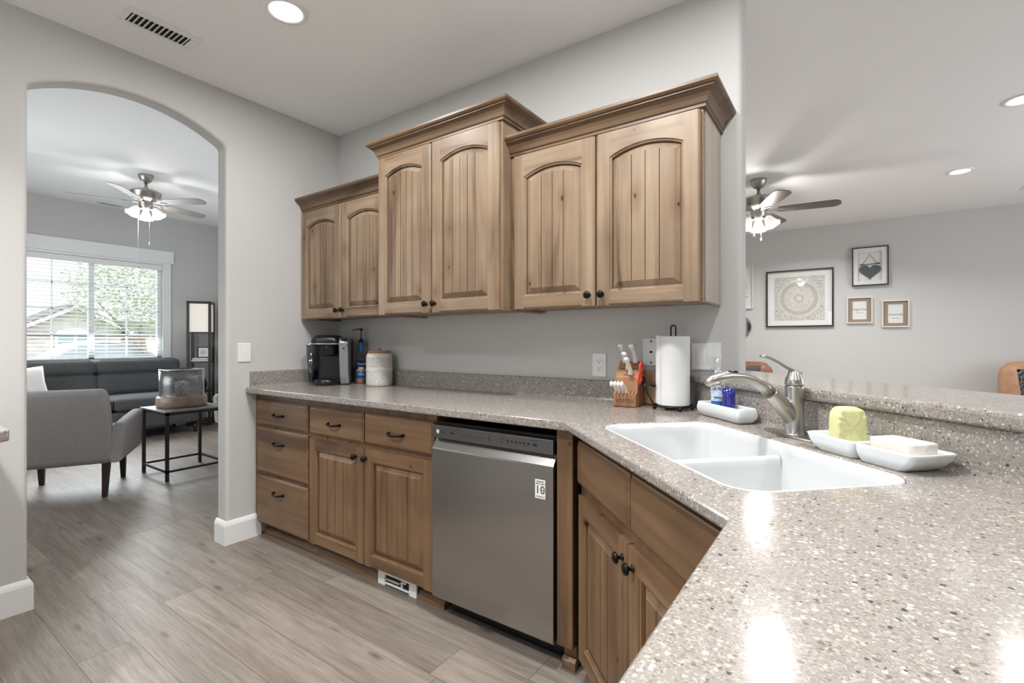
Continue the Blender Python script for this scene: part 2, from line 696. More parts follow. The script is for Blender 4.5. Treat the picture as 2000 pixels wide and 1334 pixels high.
S2 = math.sqrt(0.5)


def UV(u, v):
    """kitchen bar frame: u runs along the diagonal bar, v towards it"""
    return ((u + v) * S2, (v - u) * S2)


CT = 0.92   # worktop height


# ---------------------------------------------------------------- room shell
KH, LH = 2.68, 2.965          # kitchen / front-room ceiling heights
struct(MB().box(-5.2, 6.4, -4.7, 5.5, -0.12, 0.0), 'floor', 'floor')
struct(MB().box(0.0, 6.4, -4.7, 5.4, KH, KH + 0.1), 'ceiling', 'ceiling')
struct(MB().box(-5.1, -0.115, -2.4, 1.55, LH, LH + 0.1), 'ceiling_front_room', 'ceiling')

# wall with the arched opening (x = 0 face towards the kitchen)
A0, A1, SPR, APX = -1.615, -0.775, 2.352, 2.474
ac, ah, rise = (A0 + A1) / 2, (A1 - A0) / 2, APX - SPR
AR = (ah * ah + rise * rise) / (2 * rise)
arc = []
for k in range(25):
    yy = A0 + (A1 - A0) * k / 24
    arc.append((yy, APX - AR + math.sqrt(AR * AR - (yy - ac) ** 2)))
outline = [(-4.6, 0.0), (A0, 0.0)] + arc + [(A1, 0.0), (0.06, 0.0), (0.06, 3.1), (-4.6, 3.1)]
struct(MB().prism(outline, -0.115, 0.0, 'yz'), 'wall_left', 'wall', bevel=0.02, seg=4, angle=50)
# kitchen back wall with its free rounded end
struct(MB().box(-0.06, 2.655, 0.0, 0.122, 0.0, KH + 0.05), 'wall_back', 'wall', bevel=0.02, seg=4)
# family room
struct(MB().box(-0.1, 6.4, 5.2, 5.35, 0, KH + 0.05), 'wall_far', 'wall')
struct(MB().box(-0.115, 0.0, 0.06, 5.3, 0, KH + 0.05), 'wall_family_left', 'wall')
m = MB()
for y0, y1, z0, z1 in ((-4.6, 1.1, 0, KH + .05), (3.7, 5.35, 0, KH + .05), (1.1, 3.7, 0, 0.7), (1.1, 3.7, 2.2, KH + .05)):
    m.box(6.3, 6.42, y0, y1, z0, z1)
struct(m, 'wall_right', 'wall')  # opening added for the east daylight
m = MB()
for x0, x1, z0, z1 in ((-0.1, 1.65, 0, KH + .05), (2.75, 6.4, 0, KH + .05), (1.65, 2.75, 2.1, KH + .05), (1.65, 2.75, 0, 1.0)):
    m.box(x0, x1, -4.6, -4.48, z0, z1)
struct(m, 'wall_behind', 'wall')  # opening made up, sized to tune the incoming sky light
# front room
W0, W1, WZ0, WZ1 = -0.906, 0.634, 0.945, 2.275
m = MB()
for y0, y1, z0, z1 in ((-2.3, W0, 0, LH + .05), (W1, 1.5, 0, LH + .05), (W0, W1, 0, WZ0), (W0, W1, WZ1, LH + .05)):
    m.box(-5.07, -4.95, y0, y1, z0, z1)
struct(m, 'wall_window_side', 'wall')
struct(MB().box(-5.05, -0.115, 1.35, 1.47, 0, LH + .05), 'wall_front_room_right', 'wall')
m = MB()
for x0, x1, z0, z1 in ((-5.05, -3.4, 0, LH + .05), (-1.8, -0.115, 0, LH + .05), (-3.4, -1.8, 0, 0.8), (-3.4, -1.8, 2.2, LH + .05)):
    m.box(x0, x1, -2.3, -2.18, z0, z1)
struct(m, 'wall_front_room_left', 'wall')  # wall opening made up for the added side lamp


def base_run(name, pts, flip=False):
    """baseboard with an eased top, following pts; face offset to the left of travel"""
    prof = [(0.0, 0.0), (0.016, 0.0), (0.016, 0.112), (0.012, 0.124), (0.006, 0.136), (0.0, 0.138)]
    pts = [Vector((x, y, 0)) for x, y in pts]
    mb = MB()
    rings = []
    for i, p in enumerate(pts):
        def nrm(a, b):
            d = (b - a).normalized()
            return Vector((-d.y, d.x, 0)) * (-1 if flip else 1)
        if i == 0:
            nn = nrm(pts[0], pts[1])
        elif i == len(pts) - 1:
            nn = nrm(pts[-2], pts[-1])
        else:
            a, b = nrm(pts[i - 1], p), nrm(p, pts[i + 1])
            nn = (a + b) / (1 + a.dot(b))
        rings.append([p + nn * o + Vector((0, 0, z)) for o, z in prof])
    mb.loft(rings, True, True, True, smooth=False)
    return struct(mb, name, 'trim')


base_run('baseboard_right', [(-0.115, A1), (0.0, A1), (0.0, -0.575)], flip=True)
base_run('baseboard_left', [(0.0, -4.4), (0.0, A0), (-0.115, A0)], flip=True)
base_run('baseboard_front_room', [(-0.115, A0), (-0.115, -2.18)], flip=True)
base_run('baseboard_window_side', [(-4.95, -2.18), (-4.95, 1.35)], flip=True)
base_run('baseboard_front_room_right', [(-4.95, 1.35), (-0.115, 1.35)], flip=True)
base_run('baseboard_far', [(0.0, 5.2), (6.3, 5.2)], flip=True)

# front window: casing, frame, mullion, muntin bars, panes
m = MB()
m.box(-4.95, -4.915, W0 - 0.13, W1 + 0.13, WZ1 + 0.03, WZ1 + 0.20)
m.box(-4.95, -4.93, W1, W1 + 0.10, WZ0 - 0.03, WZ1 + 0.03)
m.box(-4.95, -4.93, W0 - 0.10, W0, WZ0 - 0.03, WZ1 + 0.03)
m.box(-4.95, -4.925, W0, W1, WZ1, WZ1 + 0.03)
struct(m, 'trim_1', 'trim', bevel=0.003)
m = MB()
m.box(-5.04, -4.985, W0, W0 + 0.05, WZ0, WZ1)
m.box(-5.04, -4.985, W1 - 0.05, W1, WZ0, WZ1)
m.box(-5.04, -4.985, W0, W1, WZ0, WZ0 + 0.05)
m.box(-5.04, -4.985, W0, W1, WZ1 - 0.05, WZ1)
m.box(-5.04, -4.985, -0.166, -0.106, WZ0, WZ1)
wf = struct(m, 'window_1', 'trim', bevel=0.003)
m = MB()
for zz in (1.29, 1.61, 1.93):
    m.box(-5.02, -5.005, W0, W1, zz - 0.008, zz + 0.008)
for yy in (-0.51, 0.24):
    m.box(-5.02, -5.005, yy - 0.008, yy + 0.008, WZ0, WZ1)
g = m.build('muntin_bars', 'trim', wf)
for a, b in ((W0 + 0.05, -0.166), (-0.106, W1 - 0.05)):
    MB().box(-5.0, -4.997, a, b, WZ0 + 0.05, WZ1 - 0.05).build('window_pane', 'pane', wf)
MB().box(-4.955, -4.90, W0 - 0.02, W1 + 0.02, WZ0 - 0.03, WZ0).build('window_sill', 'trim', wf, bevel=0.004)

# horizontal blind, slats open
b = thing('window_blind', 'white horizontal slat blind, open, hanging inside the front-room window', 'blind', (-4.955, W0, WZ1))
MB().box(-0.015, 0.03, 0.006, W1 - W0 - 0.006, -0.075, -0.004).build('headrail', 'white_plastic', b, bevel=0.003)
m = MB()
ns = 27
for i in range(ns):
    zc = -0.10 - i * 0.0462
    X = T(-0.012, 0, zc) @ RY(math.radians(-12))
    m.prism([(-0.024, -0.0006), (0.0, 0.0012), (0.024, -0.0006), (0.024, 0.0006), (0.0, 0.0026), (-0.024, 0.0006)], 0.01, W1 - W0 - 0.01, 'xz', X)
m.build('slats', 'white_plastic', b)
MB().box(-0.034, 0.012, 0.01, W1 - W0 - 0.01, -1.325, -1.308).build('bottom_rail', 'white_plastic', b, bevel=0.003)
m = MB()
for yy in (0.16, 0.62, 0.92, 1.40):
    for xx in (-0.034, 0.012):
        m.box(xx - 0.0008, xx + 0.0008, yy, yy + 0.002, -1.31, -0.07)
m.build('ladder_cords', 'white_plastic', b)
MB().tube([(0.03, 0.155, -0.06), (0.032, 0.156, -0.75)], 0.005, 6).build('tilt_wand', 'clear', b)

# half wall carrying the raised bar, and an unseen cabinet stand-in under the worktop
struct(MB().prism([(2.48, 0.0), (2.65, 0.0), (3.9, -1.25), (3.9, -1.42)], 0.0, 1.026), 'wall_bar', 'wall')
struct(MB().prism([(2.9, -1.165), (2.9, -2.9), (3.6, -2.9), (3.6, -1.15), (3.24, -0.825)], 0.0, CT - 0.035), 'peninsula_cabinet_block', 'low_v')

# ---------------------------------------------------------------- ceiling fittings


def downlight(x, y, z, label, power, spread=2.4):
    t = thing('ceiling_downlight', label, 'ceiling light', (x, y, z), 0, 'recessed downlights')
    MB().lathe([(0.066, -0.001), (0.068, -0.006), (0.078, -0.009), (0.092, -0.006), (0.095, 0.0)], 36, cap0=False, cap1=False).build('trim_ring', 'trim', t)
    MB().lathe([(0.0665, 0.0), (0.0665, -0.002), (0.0, -0.0035)], 36, cap0=False).build('lens', 'lamp_on', t)
    area('downlight_lamp', (x, y, z - 0.02), (0, 0, 0), 0.13, 0.13, power, (1.0, 0.995, 0.98), 'DISK', spread)
    return t


M['lamp_on'] = emit('lamp_lens', (1, 0.97, 0.93, 1), 9.0)
downlight(0.947, -0.955, KH, 'lit round downlight in the kitchen ceiling above the arch wall, beside the air vent', 12, PI)
downlight(3.808, 3.52, KH, 'small lit downlight in the family room ceiling, right of the fan', 15)
downlight(3.885, 2.05, KH, 'lit downlight at the right-hand edge, half out of view above the bar', 10)
for x, y, w_, sp_ in ((3.05, -0.75, 10, PI), (2.15, -1.15, 26, PI), (0.95, -2.5, 24, 2.2), (2.2, -2.6, 16, 2.2), (3.8, -2.4, 9, 2.2), (4.8, -1.0, 16, 2.4)):
    area('downlight_lamp', (x, y, KH - 0.02), (0, 0, 0), 0.13, 0.13, w_, (1.0, 0.995, 0.98), 'DISK', sp_)
for x, y in ((1.0, 3.6), (1.0, 1.6), (2.6, 1.3), (2.6, 4.2)):
    area('downlight_lamp', (x, y, KH - 0.02), (0, 0, 0), 0.13, 0.13, 15, (1.0, 0.995, 0.98), 'DISK', 2.4)


def vent(name, label, x, y, z, w, l, slats, along_y=True):
    t = thing(name, label, 'air vent', (x, y, z), 0 if along_y else PI / 2)
    m = MB()
    hw, hl, bw = w / 2, l / 2, 0.033
    m.box(-hw, -hw + bw, -hl, hl, -0.007, 0)
    m.box(hw - bw, hw, -hl, hl, -0.007, 0)
    m.box(-hw + bw, hw - bw, -hl, -hl + bw, -0.007, 0)
    m.box(-hw + bw, hw - bw, hl - bw, hl, -0.007, 0)
    m.build('vent_frame', 'trim', t, bevel=0.003)
    MB().box(-hw + bw, hw - bw, -hl + bw, hl - bw, -0.0015, 0).build('dark_opening', 'black_void', t)
    m = MB()
    n = slats
    for i in range(n):
        yy = -hl + bw + (l - 2 * bw) * (i + 0.5) / n
        m.box(-hw + bw, hw - bw, -0.007, 0.007, -0.001, 0.001, T(0, yy, -0.0045) @ RX(math.radians(38)))
    m.build('louvre_slats', 'trim', t)
    return t


vent('ceiling_vent', 'white louvred air vent in the kitchen ceiling above the arch', 0.335, -1.228, KH, 0.155, 0.305, 12)
vent('ceiling_vent', 'small white air vent in the front-room ceiling behind the fan', -4.79, 0.01, LH, 0.12, 0.30, 8)
vent('ceiling_vent', 'sliver of an air vent at the far right edge of the family room ceiling', 4.46, 4.42, KH, 0.15, 0.30, 10)


def ceiling_fan(label, x, y, H, angles, R, chains, blade_mat, watts, toward):
    t = thing('ceiling_fan', label, 'ceiling fan', (x, y, H))
    MB().lathe([(0.068, 0.0), (0.070, -0.012), (0.064, -0.03), (0.052, -0.055), (0.036, -0.075), (0.018, -0.082)], 28).build('canopy', 'dark_nickel', t)
    MB().lathe([(0.014, -0.07), (0.014, -0.12), (0.018, -0.125), (0.036, -0.155)], 16).build('downrod', 'dark_nickel', t)
    MB().lathe([(0.03, -0.15), (0.075, -0.155), (0.128, -0.17), (0.138, -0.18), (0.138, -0.192), (0.132, -0.2), (0.126, -0.235), (0.105, -0.262), (0.075, -0.275), (0.06, -0.30), (0.06, -0.33), (0.045, -0.36), (0.03, -0.375)], 36).build('motor_housing', 'dark_nickel', t)
    zb = -0.293
    for a in angles:
        X = RZ(math.radians(a))
        m = MB()
        m.box(0.05, 0.12, -0.012, 0.012, zb - 0.004, zb + 0.002, X)
        m.prism([(0.11, -0.012), (0.20, -0.045), (0.205, -0.036), (0.14, 0.0), (0.205, 0.036), (0.20, 0.045), (0.11, 0.012)], -0.005, 0.001, 'xy', X @ T(0, 0, zb) @ RX(math.radians(-11)))
        m.build('blade_iron', 'nickel', t)
        pl = [(0.155, -0.052), (0.30, -0.060), (R - 0.10, -0.066)]
        for k in range(9):
            q = -PI / 2 + PI * k / 8
            pl.append((R - 0.066 + 0.066 * math.cos(q) * (1.0 if q > 0 else 0.9), 0.066 * math.sin(q)))
        pl += [(R - 0.10, 0.066), (0.30, 0.060), (0.155, 0.052)]
        MB().prism(pl, 0.001, 0.007, 'xy', X @ T(0, 0, zb) @ RX(math.radians(-11))).build('fan_blade', blade_mat, t, bevel=0.0015)
    for k in range(3):
        a = math.radians(toward + 60 + 120 * k)
        X = RZ(a) @ T(0.045, 0, -0.335) @ RY(math.radians(128))
        MB().tube([(0.02, 0, 0.0), (0.0, 0, 0.045)], [0.012, 0.02], 10, X).build('light_arm', 'dark_nickel', t)
        X2 = RZ(a) @ T(0.086, 0, -0.358) @ RY(math.radians(152))
        MB().lathe([(0.022, 0.0), (0.034, 0.02), (0.046, 0.05), (0.056, 0.075), (0.070, 0.092)], 24, X2, scallop=0.07, lobes=6, cap0=False, cap1=False).build('glass_shade', 'shade_glass', t)
        MB().ball((0, 0, 0.045), 0.022, 10, X2, 1, 1, 1.4).build('light_bulb', 'bulb_on', t)
    for (px, py, zl, kb) in chains:
        MB().tube([(px, py, -0.365), (px, py, zl)], 0.0016, 6).build('pull_chain', 'white_plastic', t)
        MB().lathe([(0.002, 0.012), (0.006, 0.0), (0.009, -0.012), (0.004, -0.022)], 12, T(px, py, zl)).build('chain_knob', kb, t)
    ld = bpy.data.lights.new('fan_lamp', 'POINT')
    ld.energy = watts
    ld.color = (1.0, 0.95, 0.89)
    ld.shadow_soft_size = 0.05
    o = bpy.data.objects.new('fan_lamp', ld)
    o.location = (x, y, H - 0.47)
    COL.objects.link(o)
    return t


M['shade_glass'] = emit('lit_frosted_glass', (1.0, 0.95, 0.88, 1), 0.42)
M['bulb_on'] = emit('bulb_glow', (1.0, 0.95, 0.88, 1), 12.0)
M['blade_dark'] = plain('walnut_blade', rgb(92, 82, 78), 0.4, noise=0.25, nscale=26)
M['blade_grey'] = plain('grey_wood_blade', rgb(150, 144, 139), 0.4, noise=0.2, nscale=26)
ceiling_fan('five-blade grey ceiling fan with lit glass shades seen through the arch', -3.114, -0.158, LH, (-112, -41, 31, 103, 175), 0.66,
            ((-0.03, -0.06, -0.97, 'dark_nickel'), (0.035, 0.02, -0.72, 'white_plastic')), 'blade_grey', 7, -18)
ceiling_fan('ceiling fan with dark blades in the family room, half hidden by the kitchen wall end', 2.335, 2.775, KH, (7, 79, 151, 223, 295), 0.64,
            ((-0.035, -0.025, -0.50, 'white_plastic'), (0.02, 0.015, -0.54, 'white_plastic')), 'blade_dark', 10, -82)


# ---------------------------------------------------------------- cabinet parts
def arch_loop(a, b, c, zs, rise, d, n=14):
    """opening outline inset by d; arched head when rise > 0; starts bottom-left, anticlockwise seen from the front"""
    a, b, c = a + d, b - d, c + d
    xm = (a + b) / 2
    out = [(a, c), (b, c)]
    if rise > 0:
        hw = (b - a) / 2 + d
        R = (hw * hw + rise * rise) / (2 * rise)
        zc = zs + rise - R
        Rd = R - d
    for k in range(n + 1):
        x = b + (a - b) * k / n
        out.append((x, zc + math.sqrt(Rd * Rd - (x - xm) ** 2) if rise > 0 else zs - d))
    return out


def head_z(x, a, b, zs, rise, d):
    if rise <= 0:
        return zs - d
    hw = (b - a) / 2
    R = (hw * hw + rise * rise) / (2 * rise)
    return zs + rise - R + math.sqrt((R - d) ** 2 - (x - (a + b) / 2) ** 2)


def make_door(parent, w, h, rise, mats, X, name='door', grooves=4, stile=0.058):
    """frame-and-raised-panel door; local x to the right, z up, front towards -y (face at y=-0.02)"""
    t, e = 0.02, 0.007
    m = MB()
    m.mi = 0
    # stiles
    m.prism([(0, 0), (0, -t + e), (e, -t), (stile, -t), (stile, 0)], 0, h, 'xy', X)
    m.prism([(w, 0), (w, -t + e), (w - e, -t), (w - stile, -t), (w - stile, 0)], 0, h, 'xy', X)
    a, b, c = stile, w - stile, stile
    zs = h - stile - (0.045 if rise > 0 else 0.0)
    m.mi = 1
    m.prism([(0, 0), (-t + e, 0), (-t, e), (-t, c), (0, c)], a, b, 'yz', X)
    top = arch_loop(a, b, c, zs, rise, 0)[2:]
    m.prism([(a, h), (b, h)] + top, -t, 0, 'xz', X)
    # sticking round the opening, then the raised slope
    m.mi = 0
    loops = [(0.0, -t), (0.003, -t + 0.005), (0.008, -t + 0.006), (0.0095, -0.005), (0.0125, -0.004), (0.033, -0.0140), (0.036, -0.0155)]
    rings = [[(x, y, z) for x, z in arch_loop(a, b, c, zs, rise, d)] for d, y in loops]
    m.loft(rings[:4], True, False, False, X, smooth=False)
    m.mi = 2
    m.loft(rings[3:5], True, False, False, X, smooth=False)
    m.mi = 0
    m.loft(rings[4:], True, False, False, X, smooth=False)
    # field boards with bead grooves
    d = 0.036
    xs = [a + d + (b - a - 2 * d) * k / (grooves + 1) for k in range(grooves + 2)]
    g = 0.0013
    yf = -0.0155
    for k in range(grooves + 1):
        x0 = xs[k] + (g if k else 0)
        x1 = xs[k + 1] - (g if k < grooves else 0)
        pts = [(x0, c + d), (x1, c + d)] + [(x1 + (x0 - x1) * j / 4, head_z(x1 + (x0 - x1) * j / 4, a, b, zs, rise, d)) for j in range(5)]
        m.f([m.v((x, yf, z), X) for x, z in pts])
        if k < grooves:
            xg = xs[k + 1]
            z0 = c + d
            z1 = head_z(xg, a, b, zs, rise, d)
            q = [m.v(p, X) for p in ((xg - g, yf, z0), (xg, yf + 0.005, z0), (xg + g, yf, z0), (xg + g, yf, z1), (xg, yf + 0.005, z1), (xg - g, yf, z1))]
            m.mi = 2
            m.f([q[0], q[1], q[4], q[5]])
            m.f([q[1], q[2], q[3], q[4]])
            m.mi = 0
    return m.build(name, mats + ['glaze_line'], parent)


def make_drawer(parent, w, h, mat, X, name='drawer'):
    m = MB()
    r = []
    for d, y in ((0, 0), (0, -0.011), (0.004, -0.013), (0.011, -0.0195), (0.014, -0.02)):
        r.append([(d, y, d), (w - d, y, d), (w - d, y, h - d), (d, y, h - d)])
    m.loft(r, True, True, True, X, smooth=False)
    return m.build(name, mat, parent)


def add_knob(parent, x, y, z, R=I4):
    m = MB()
    X = R @ T(x, y, z) @ RX(PI / 2)
    m.lathe([(0.010, 0.0), (0.010, 0.002), (0.0055, 0.004), (0.005, 0.012), (0.009, 0.015), (0.0155, 0.018), (0.016, 0.022), (0.012, 0.027), (0.004, 0.029)], 18, X)
    return m.build('knob', 'bronze', parent)


def add_pull(parent, x, y, z, w=0.10):
    m = MB()
    pts, rs = [], []
    for k in range(13):
        s = k / 12
        pts.append((x - w / 2 + w * s, y - 0.004 - 0.024 * math.sin(PI * s) ** 0.5, z - 0.004 * math.sin(PI * s)))
        rs.append(0.0045 + 0.0022 * abs(math.cos(PI * s)))
    m.tube(pts, rs, 8)
    for sx in (-1, 1):
        m.lathe([(0.008, 0), (0.008, 0.002), (0.0055, 0.005)], 12, T(x + sx * w / 2, y, z) @ RX(PI / 2))
    return m.build('pull', 'bronze', parent)


CROWN = [(0.0, 0.0), (0.010, 0.0), (0.010, 0.010), (0.016, 0.015), (0.018, 0.022), (0.021, 0.032), (0.028, 0.044), (0.038, 0.053), (0.046, 0.056), (0.046, 0.061), (0.054, 0.064), (0.060, 0.071), (0.060, 0.082), (0.0, 0.082)]


def add_crown(parent, x0, x1, dep, z, left, right):
    m = MB()
    rings = []

    def ring(fx, fy):
        return [(fx(o), fy(o), z + h) for o, h in CROWN]
    if left:
        rings.append(ring(lambda o: x0 - o, lambda o: 0.0))
    rings.append(ring((lambda o: x0 - o) if left else (lambda o: x0), lambda o: -dep - o))
    rings.append(ring((lambda o: x1 + o) if right else (lambda o: x1), lambda o: -dep - o))
    if right:
        rings.append(ring(lambda o: x1 + o, lambda o: 0.0))
    m.loft(rings, True, True, True, smooth=False)
    return m.build('crown_molding', 'crown', parent)


def upper(label, x0, x1, dep, z0, ztop, doors, crown, group, grooves=3):
    t = thing('upper_cabinet', label, 'cabinet', (0, 0, 0), 0, group)
    t.location = (x0, -0.001, z0)
    W, H = x1 - x0, ztop - z0
    m = MB()
    m.box(0, W, -dep, 0, 0.012, H)
    m.box(0, W, -dep, -dep + 0.02, 0, 0.012)
    m.box(0, 0.018, -dep + 0.02, 0, 0, 0.012)
    m.box(W - 0.018, W, -dep + 0.02, 0, 0, 0.012)
    m.build('cabinet_box', 'wood_v', t, bevel=0.002)
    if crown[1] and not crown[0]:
        MB().box(W, W + 0.003, -dep + 0.022, -0.012, 0.006, H - 0.004).build('lit_side_panel', 'lit_side_panel', t)
    for i, (d0, d1) in enumerate(doors):
        wd = d1 - d0
        dr = make_door(t, wd, H - 0.012 - 0.004, 0.034 + 0.02 * (wd - 0.4), ['wood_v', 'wood_h'], I4, grooves=grooves)
        dr.location = (d0 - x0, -dep, 0.004)
        add_knob(dr, wd - 0.026 if i == 0 else 0.026, -0.02, 0.045)
    c = add_crown(t, 0, W, dep + (0.0 if True else 0), H - 0.004, *crown)
    return t


ug = 'wall cabinets above the worktop'
upper('short arched-door wall cabinet in the corner above the coffee maker', 0.001, 0.862, 0.285, 1.345, 2.068, ((0.012, 0.432), (0.438, 0.858)), (False, False), ug)
upper('tallest wall cabinet, standing forward in the middle of the three', 0.863, 1.709, 0.352, 1.343, 2.222, ((0.866, 1.267), (1.274, 1.698)), (True, True), ug, 4)
upper('arched-door wall cabinet at the right end above the knife block, side panel coloured pale as if lit', 1.710, 2.575, 0.285, 1.345, 2.068, ((1.735, 2.146), (2.154, 2.566)), (False, True), ug)

# ---------------------------------------------------------------- base cabinets
FY = -0.60     # face frame plane; doors stand 20 mm proud


def toe(t, x0, x1, hole=None):
    m = MB()
    m.box(x0, x1, 0.065, 0.08, 0.0, 0.10)
    m.build('toe_kick', 'low_h', t)
    segs = [(x0, x1)] if not hole else [(x0, hole[0]), (hole[1], x1)]
    for a, b in segs:
        mm = MB().prism([(0.065, 0.0), (0.045, 0.0), (0.045, 0.018), (0.052, 0.036), (0.058, 0.042), (0.065, 0.042)], a, b, 'yz')
        mm.build('toe_molding', 'low_h', t)


def base_box(t, W, H0, H1, depth=0.585):
    H1 -= 0.0006
    m = MB()
    m.box(0, W, 0.0, depth, H0, H1)
    m.build('cabinet_box', 'low_v', t)


bg_ = 'base cabinets under the worktop'
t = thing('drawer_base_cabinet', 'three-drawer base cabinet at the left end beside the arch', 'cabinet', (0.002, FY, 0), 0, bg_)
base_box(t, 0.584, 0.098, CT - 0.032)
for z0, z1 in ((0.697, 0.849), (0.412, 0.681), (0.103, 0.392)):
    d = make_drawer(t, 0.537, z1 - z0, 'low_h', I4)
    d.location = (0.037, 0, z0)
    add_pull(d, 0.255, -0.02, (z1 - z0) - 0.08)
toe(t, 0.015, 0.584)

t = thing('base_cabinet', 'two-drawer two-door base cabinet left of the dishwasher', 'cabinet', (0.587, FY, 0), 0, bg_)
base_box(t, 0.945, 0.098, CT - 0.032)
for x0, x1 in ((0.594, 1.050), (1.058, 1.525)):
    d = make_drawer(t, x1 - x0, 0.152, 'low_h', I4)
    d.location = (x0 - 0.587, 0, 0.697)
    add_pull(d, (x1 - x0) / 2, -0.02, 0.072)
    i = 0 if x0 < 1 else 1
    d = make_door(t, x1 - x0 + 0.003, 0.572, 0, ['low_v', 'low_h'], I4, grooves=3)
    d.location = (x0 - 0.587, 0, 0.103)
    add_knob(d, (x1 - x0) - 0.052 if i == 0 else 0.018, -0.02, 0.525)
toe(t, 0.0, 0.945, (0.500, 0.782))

# floor register let into the toe kick
t = thing('toe_kick_vent', 'white vent plate in the toe kick below the right-hand base door', 'vent', (1.092, FY + 0.04, 0))
m = MB()
m.box(0, 0.27, 0, 0.012, 0.056, 0.088)
m.box(0, 0.05, 0, 0.012, 0, 0.056)
m.box(0.22, 0.27, 0, 0.012, 0, 0.056)
m.box(0.05, 0.22, 0, 0.012, 0.010, 0.016)
m.build('vent_plate', 'white_plastic', t, bevel=0.002)
MB().box(0.05, 0.22, 0.011, 0.013, 0.0, 0.056).build('dark_opening', 'black_void', t)
MB().box(0.06, 0.15, 0.002, 0.010, 0.030, 0.036).box(0.165, 0.172, 0.0, 0.010, 0.016, 0.05).box(0.172, 0.195, 0.0, 0.010, 0.044, 0.05).build('damper_lever', 'white_plastic', t)

# dishwasher
t = thing('dishwasher', 'stainless dishwasher with a front control strip and pocket handle', 'dishwasher', (1.536, FY, 0))
DW = 0.602
MB().box(0.004, DW - 0.004, 0.0, 0.56, 0.10, 0.852).box(0.02, DW - 0.02, 0.07, 0.5, 0.0, 0.10).build('body', 'black', t)
m = MB()
m.prism([(0.0, 0.098), (-0.028, 0.098), (-0.034, 0.104), (-0.034, 0.738), (-0.032, 0.745), (-0.004, 0.786), (0.0, 0.786)], 0.0, DW, 'yz')
m.build('door', 'steel', t, bevel=0.0015)
m = MB()
m.box(0.0, DW, -0.034, -0.004, 0.788, 0.842)
cp = m.build('control_panel', 'steel_dark', t, bevel=0.002)
MB().box(0.0, DW, -0.003, 0.05, 0.79, 0.841).build('panel_top', 'black', t, bevel=0.002)
F = lambda x, z: T(x, -0.0342, z) @ RX(PI / 2)      # text on the front face
m = MB()
m.lathe([(0.0092, 0.0), (0.0092, 0.0007), (0.0, 0.0007)], 20, F(0.034, 0.815))
m.build('logo_disc', 'white_plastic', cp)
MB().text('LG', 0.020, F(0.063, 0.815)).build('logo_letters', 'ink', cp)
marks = [(0.103, 0.127, 0.812, 0.819)]
for k in range(7):
    marks.append((0.150 + k * 0.021, 0.162 + k * 0.021, 0.814, 0.8165))
    if k % 2:
        marks.append((0.150 + k * 0.021, 0.165 + k * 0.021, 0.806, 0.8075))
marks += [(x, x + 0.003, 0.804, 0.826) for x in (0.308, 0.372)]
for k in range(6):
    marks.append((0.395 + k * 0.019, 0.406 + k * 0.019, 0.812, 0.821))
    if k % 2 == 0:
        marks.append((0.394 + k * 0.019, 0.410 + k * 0.019, 0.804, 0.8055))
marks += [(0.515, 0.533, 0.811, 0.821), (0.505, 0.538, 0.831, 0.8325)]
for x0, x1, z0, z1 in marks:
    MB().box(x0, x1, -0.0345, -0.034, z0, z1).build('key_mark', 'ink', cp)
m = MB()
m.mi = 0
m.box(0.525, 0.569, -0.0346, -0.034, 0.622, 0.692)
m.mi = 1
m.text('10', 0.042, F(0.547, 0.653) @ T(0, 0, 0.0004))
m.text('YEAR', 0.006, F(0.5545, 0.653) @ T(0, 0, 0.0004))
m.text('INVERTER', 0.0072, F(0.547, 0.684) @ T(0, 0, 0.0004))
m.text('DIRECT DRIVE', 0.0062, F(0.547, 0.676) @ T(0, 0, 0.0004))
m.text('WARRANTY', 0.0066, F(0.547, 0.629) @ T(0, 0, 0.0004))
m.build('warranty_sticker', ['print_white', 'ink'], t)

# corner post and diagonal sink cabinet
BD = 1.605     # x + y of the diagonal door faces
t = thing('sink_base_cabinet', 'diagonal corner sink cabinet with two false drawers and two doors', 'cabinet', (2.2193, -0.6143, 0), -PI / 4, bg_)
m = MB()
# post beside the dishwasher, in the cabinet's own frame (rotated back to the room axes)
RB = RZ(PI / 4)
m.box(-0.075, -0.010, -0.006, 0.05, 0.10, CT - 0.033, RB)
m.build('corner_post', 'low_v', t, bevel=0.003)
m = MB()
m.box(0.0, 0.86, 0.021, 0.044, 0.098, CT - 0.033)
m.box(0.03, 0.86, 0.08, 0.5, 0.098, 0.64)
m.build('cabinet_box', 'low_v', t)
for x0, x1 in ((0.002, 0.440), (0.452, 0.850)):
    d = make_drawer(t, x1 - x0, 0.152, 'low_h', I4, 'false_drawer_front')
    d.location = (x0, 0.021, 0.697)
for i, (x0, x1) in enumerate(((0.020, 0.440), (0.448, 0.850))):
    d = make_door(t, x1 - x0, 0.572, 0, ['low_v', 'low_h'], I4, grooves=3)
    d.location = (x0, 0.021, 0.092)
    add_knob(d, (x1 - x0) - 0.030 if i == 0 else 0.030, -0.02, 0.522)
m = MB()
m.box(0.0, 0.86, 0.085, 0.10, 0.0, 0.098)
m.build('toe_kick', 'low_h', t)
m = MB().prism([(0.085, 0.0), (0.066, 0.0), (0.066, 0.024), (0.076, 0.042), (0.085, 0.042)], -0.02, 0.86, 'yz')
m.box(-0.072, -0.02, 0.045, 0.06, 0.0, 0.10, RB)
m.prism([(0.045, 0.0), (0.028, 0.0), (0.028, 0.03), (0.04, 0.042), (0.045, 0.042)], -0.072, -0.018, 'yz', RB)
m.build('toe_molding', 'low_h', t)


